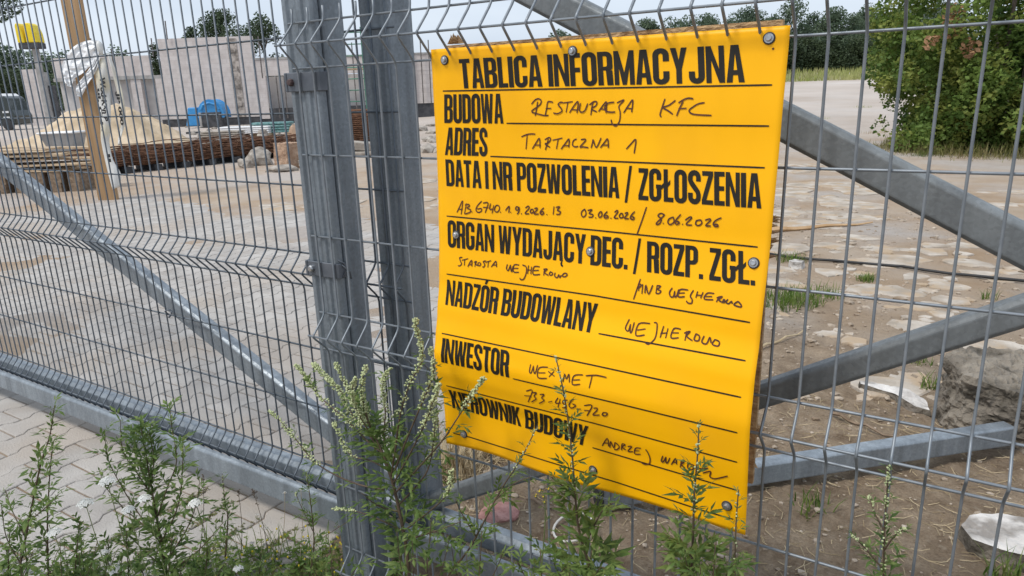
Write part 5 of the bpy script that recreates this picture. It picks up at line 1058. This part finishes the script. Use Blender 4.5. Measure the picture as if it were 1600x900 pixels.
for i, (px, ty, dx) in enumerate([(10, 830, 5), (48, 830, -10), (110, 815, 14), (140, 830, -16), (160, 850, 10), (205, 830, -8), (255, 840, 14), (315, 850, 10), (400, 865, 8), (525, 850, -10), (660, 810, 14), (745, 830, 8), (850, 860, -6), (905, 860, 20), (1110, 850, 8)]):
    big = i < 7
    stalk(lowl[i], [(px, 990), (px + dx * .3, 930), (px + dx, ty)], -.17 if i < 12 else -.22, 40 + i, 18 if big else 13, .06, .03, 2, 0, .9, .0024, [([(px, 960), (px - 30, 900), (px - 40, ty + 20)], -.04, 9, 0), ([(px + dx * .2, 945), (px + 30, 890), (px + 42, ty + 30)], -.03, 9, 0), ([(px, 970), (px - 12, 920), (px - 16, ty + 35)], -.08, 7, 0)], wd=.16, sub=.6)
fl = [(133, 784, 'leftmost but one, lone above the pavers'), (167, 750, 'at the upper left of the bushy weed'), (200, 795, 'at the left side of the bushy weed'), (225, 777, 'in the middle of the bushy weed'), (306, 784, 'on a thin stalk right of the bushy weed'), (84, 830, 'beside the brown stemmed weed'), (180, 887, 'lowest, at the bottom edge under the bushy weed'), (162, 861, 'small, above the lowest one at the bottom edge'), (372, 886, 'at the bottom edge left of the post')]
for i, (px, py, lb) in enumerate(fl):
    Y = min(-.2 + .012 * i, atz(px, 930).y - .07); c = aty(px, py, Y); w_ = Weed('white_flower', 'white clustered flower head ' + lb, 'flower', (c.x + .02, Y + .01, 0), 60 + i)
    b = Vector((c.x + .02, Y + .01, 0)); w_.axis([b, b.lerp(c, .5) + Vector((.012, 0, 0)), c - Vector((0, 0, .008))], .0016, .0009, .1, .9, 12, .035, .014, 1, 0, wd=.16); w_.head(c - Vector((0, 0, .004)), (.0185, .0185, .016, .016, .0175, .017, .02, .011, .013)[i]); w_.done(M_gstem)
w_ = Weed('yellow_flower', 'thin stem with small bright yellow flowers below the notice', 'flower', tuple(root(aty(848, 960, -.1))), 80)
P = pp([(848, 960), (846, 900), (850, 840), (852, 800), (850, 770)], -.1); w_.axis([root(P[0])] + P, .0018, .0008, .1, .8, 8, .03, .015, 1, 10, .8, .0014, .008)
for q in ((838, 775), (844, 768), (850, 776), (858, 764), (852, 784)): w_.head(aty(*q, -.1 + .01 * (q[0] % 3)), .0062, 5)
w_.done(M_gstem, M_grass, M_gstem, M_ypet)
for i, (px, py, lb) in enumerate([(445, 770, 'tiny cream flower on a dry stalk left of the post, upper one'), (470, 765, 'tiny cream flower on a thin stalk nearest the post'), (402, 804, 'tiny cream flower on a dry stalk over the pavers'), (416, 826, 'tiny cream flower low over the pavers')]):
    b = atz(px - 10 + 8 * i, 880); b.z = 0; c = aty(px, py, b.y); w_ = Weed('cream_flower', lb, 'flower', tuple(b), 90 + i); w_.axis([b, b.lerp(c, .55) + Vector((.01, 0, 0)), c], .0009, .0006, .1, .8, 4, .02, .01, 1, 0); w_.head(c, .0055, 10); w_.done(M_straw)
for i, (px, py, px2, lb) in enumerate([(372, 690, 396, 'dry leafless dark stalk over the pavers, with seed pods at its top'), (300, 770, 330, 'dry bare stalk just right of the bushy weed'), (318, 742, 310, 'second dry bare stalk right of the bushy weed, taller'), (395, 765, 420, 'dry bare stalk left of the cream flowers')]):
    b = atz(px2 - 20 * (i == 0), 875); b.z = 0; c = aty(px, py if i else 764, b.y + .01); w_ = Weed('dry_stalk', lb, 'dry stalk', tuple(b), 100 + i); w_.axis([b, b.lerp(c, .5) + Vector((.012, 0, .0)), c], .0013, .0007, .2, .9, 0, .02, .01, 1, 16, .75, .0017, .008); w_.done(M_stem, M_mug, M_stem)
# low ground cover along the bottom edge
mb = MB(); rnd = random.Random(9)
for i in range(1700):
    P = atz(rnd.uniform(300, 620), 850 + 110 * rnd.random() ** .6); 
    if rnd.random() < .35: P = atz(rnd.uniform(-20, 330), rnd.uniform(885, 1000))
    z0 = rnd.uniform(.0, .035); d = Vector((rnd.gauss(0, 1), rnd.gauss(0, 1), rnd.uniform(.1, .9))).normalized(); leaf(mb, Vector((P.x, P.y, z0)), d, Vector((0, 0, 1)), rnd.uniform(.012, .03), 1, rnd, .3)
for i in range(260):
    P = atz(rnd.uniform(320, 640), rnd.uniform(850, 960)); blade(mb, Vector((P.x, P.y, 0)), rnd.uniform(.05, .13), rnd.uniform(.01, .07), rnd.uniform(0, 6.28), .0016)
tag(mb.build('ground_cover', M_grass), 'low green clover and grass covering the ground along the bottom edge', 'ground cover', kind='stuff')
mb = MB(); 
for i in range(70):
    P = atz(rnd.uniform(330, 560), rnd.uniform(845, 950)); bud(mb, Vector((P.x, P.y, rnd.uniform(.03, .06))), Vector((0, 0, 1)), .0035)
tag(mb.build('yellow_blossoms', M_ypet), 'tiny yellow blossoms dotted over the ground cover left of the post', 'blossoms', kind='stuff')
mb = MB()
for i in range(240):                                  # moss lines in the joints of the pavers near the fence
    cx = round(rnd.uniform(-1.1, -.1) / PW) * PW + PW / 2; y = rnd.uniform(-.4, .14)
    for k in range(6): leaf(mb, Vector((cx + rnd.gauss(0, .008), y + rnd.uniform(-.03, .03), 0)), Vector((rnd.gauss(0, 1), rnd.gauss(0, 1), .4)).normalized(), Vector((0, 0, 1)), rnd.uniform(.005, .012), 1, rnd, .3)
tag(mb.build('joint_moss', leafm('moss', (.10, .11, .03), (.17, .17, .05), (.14, .12, .05), .1, 20)), 'moss and small weeds in the joints of the pavers', 'moss', kind='stuff')
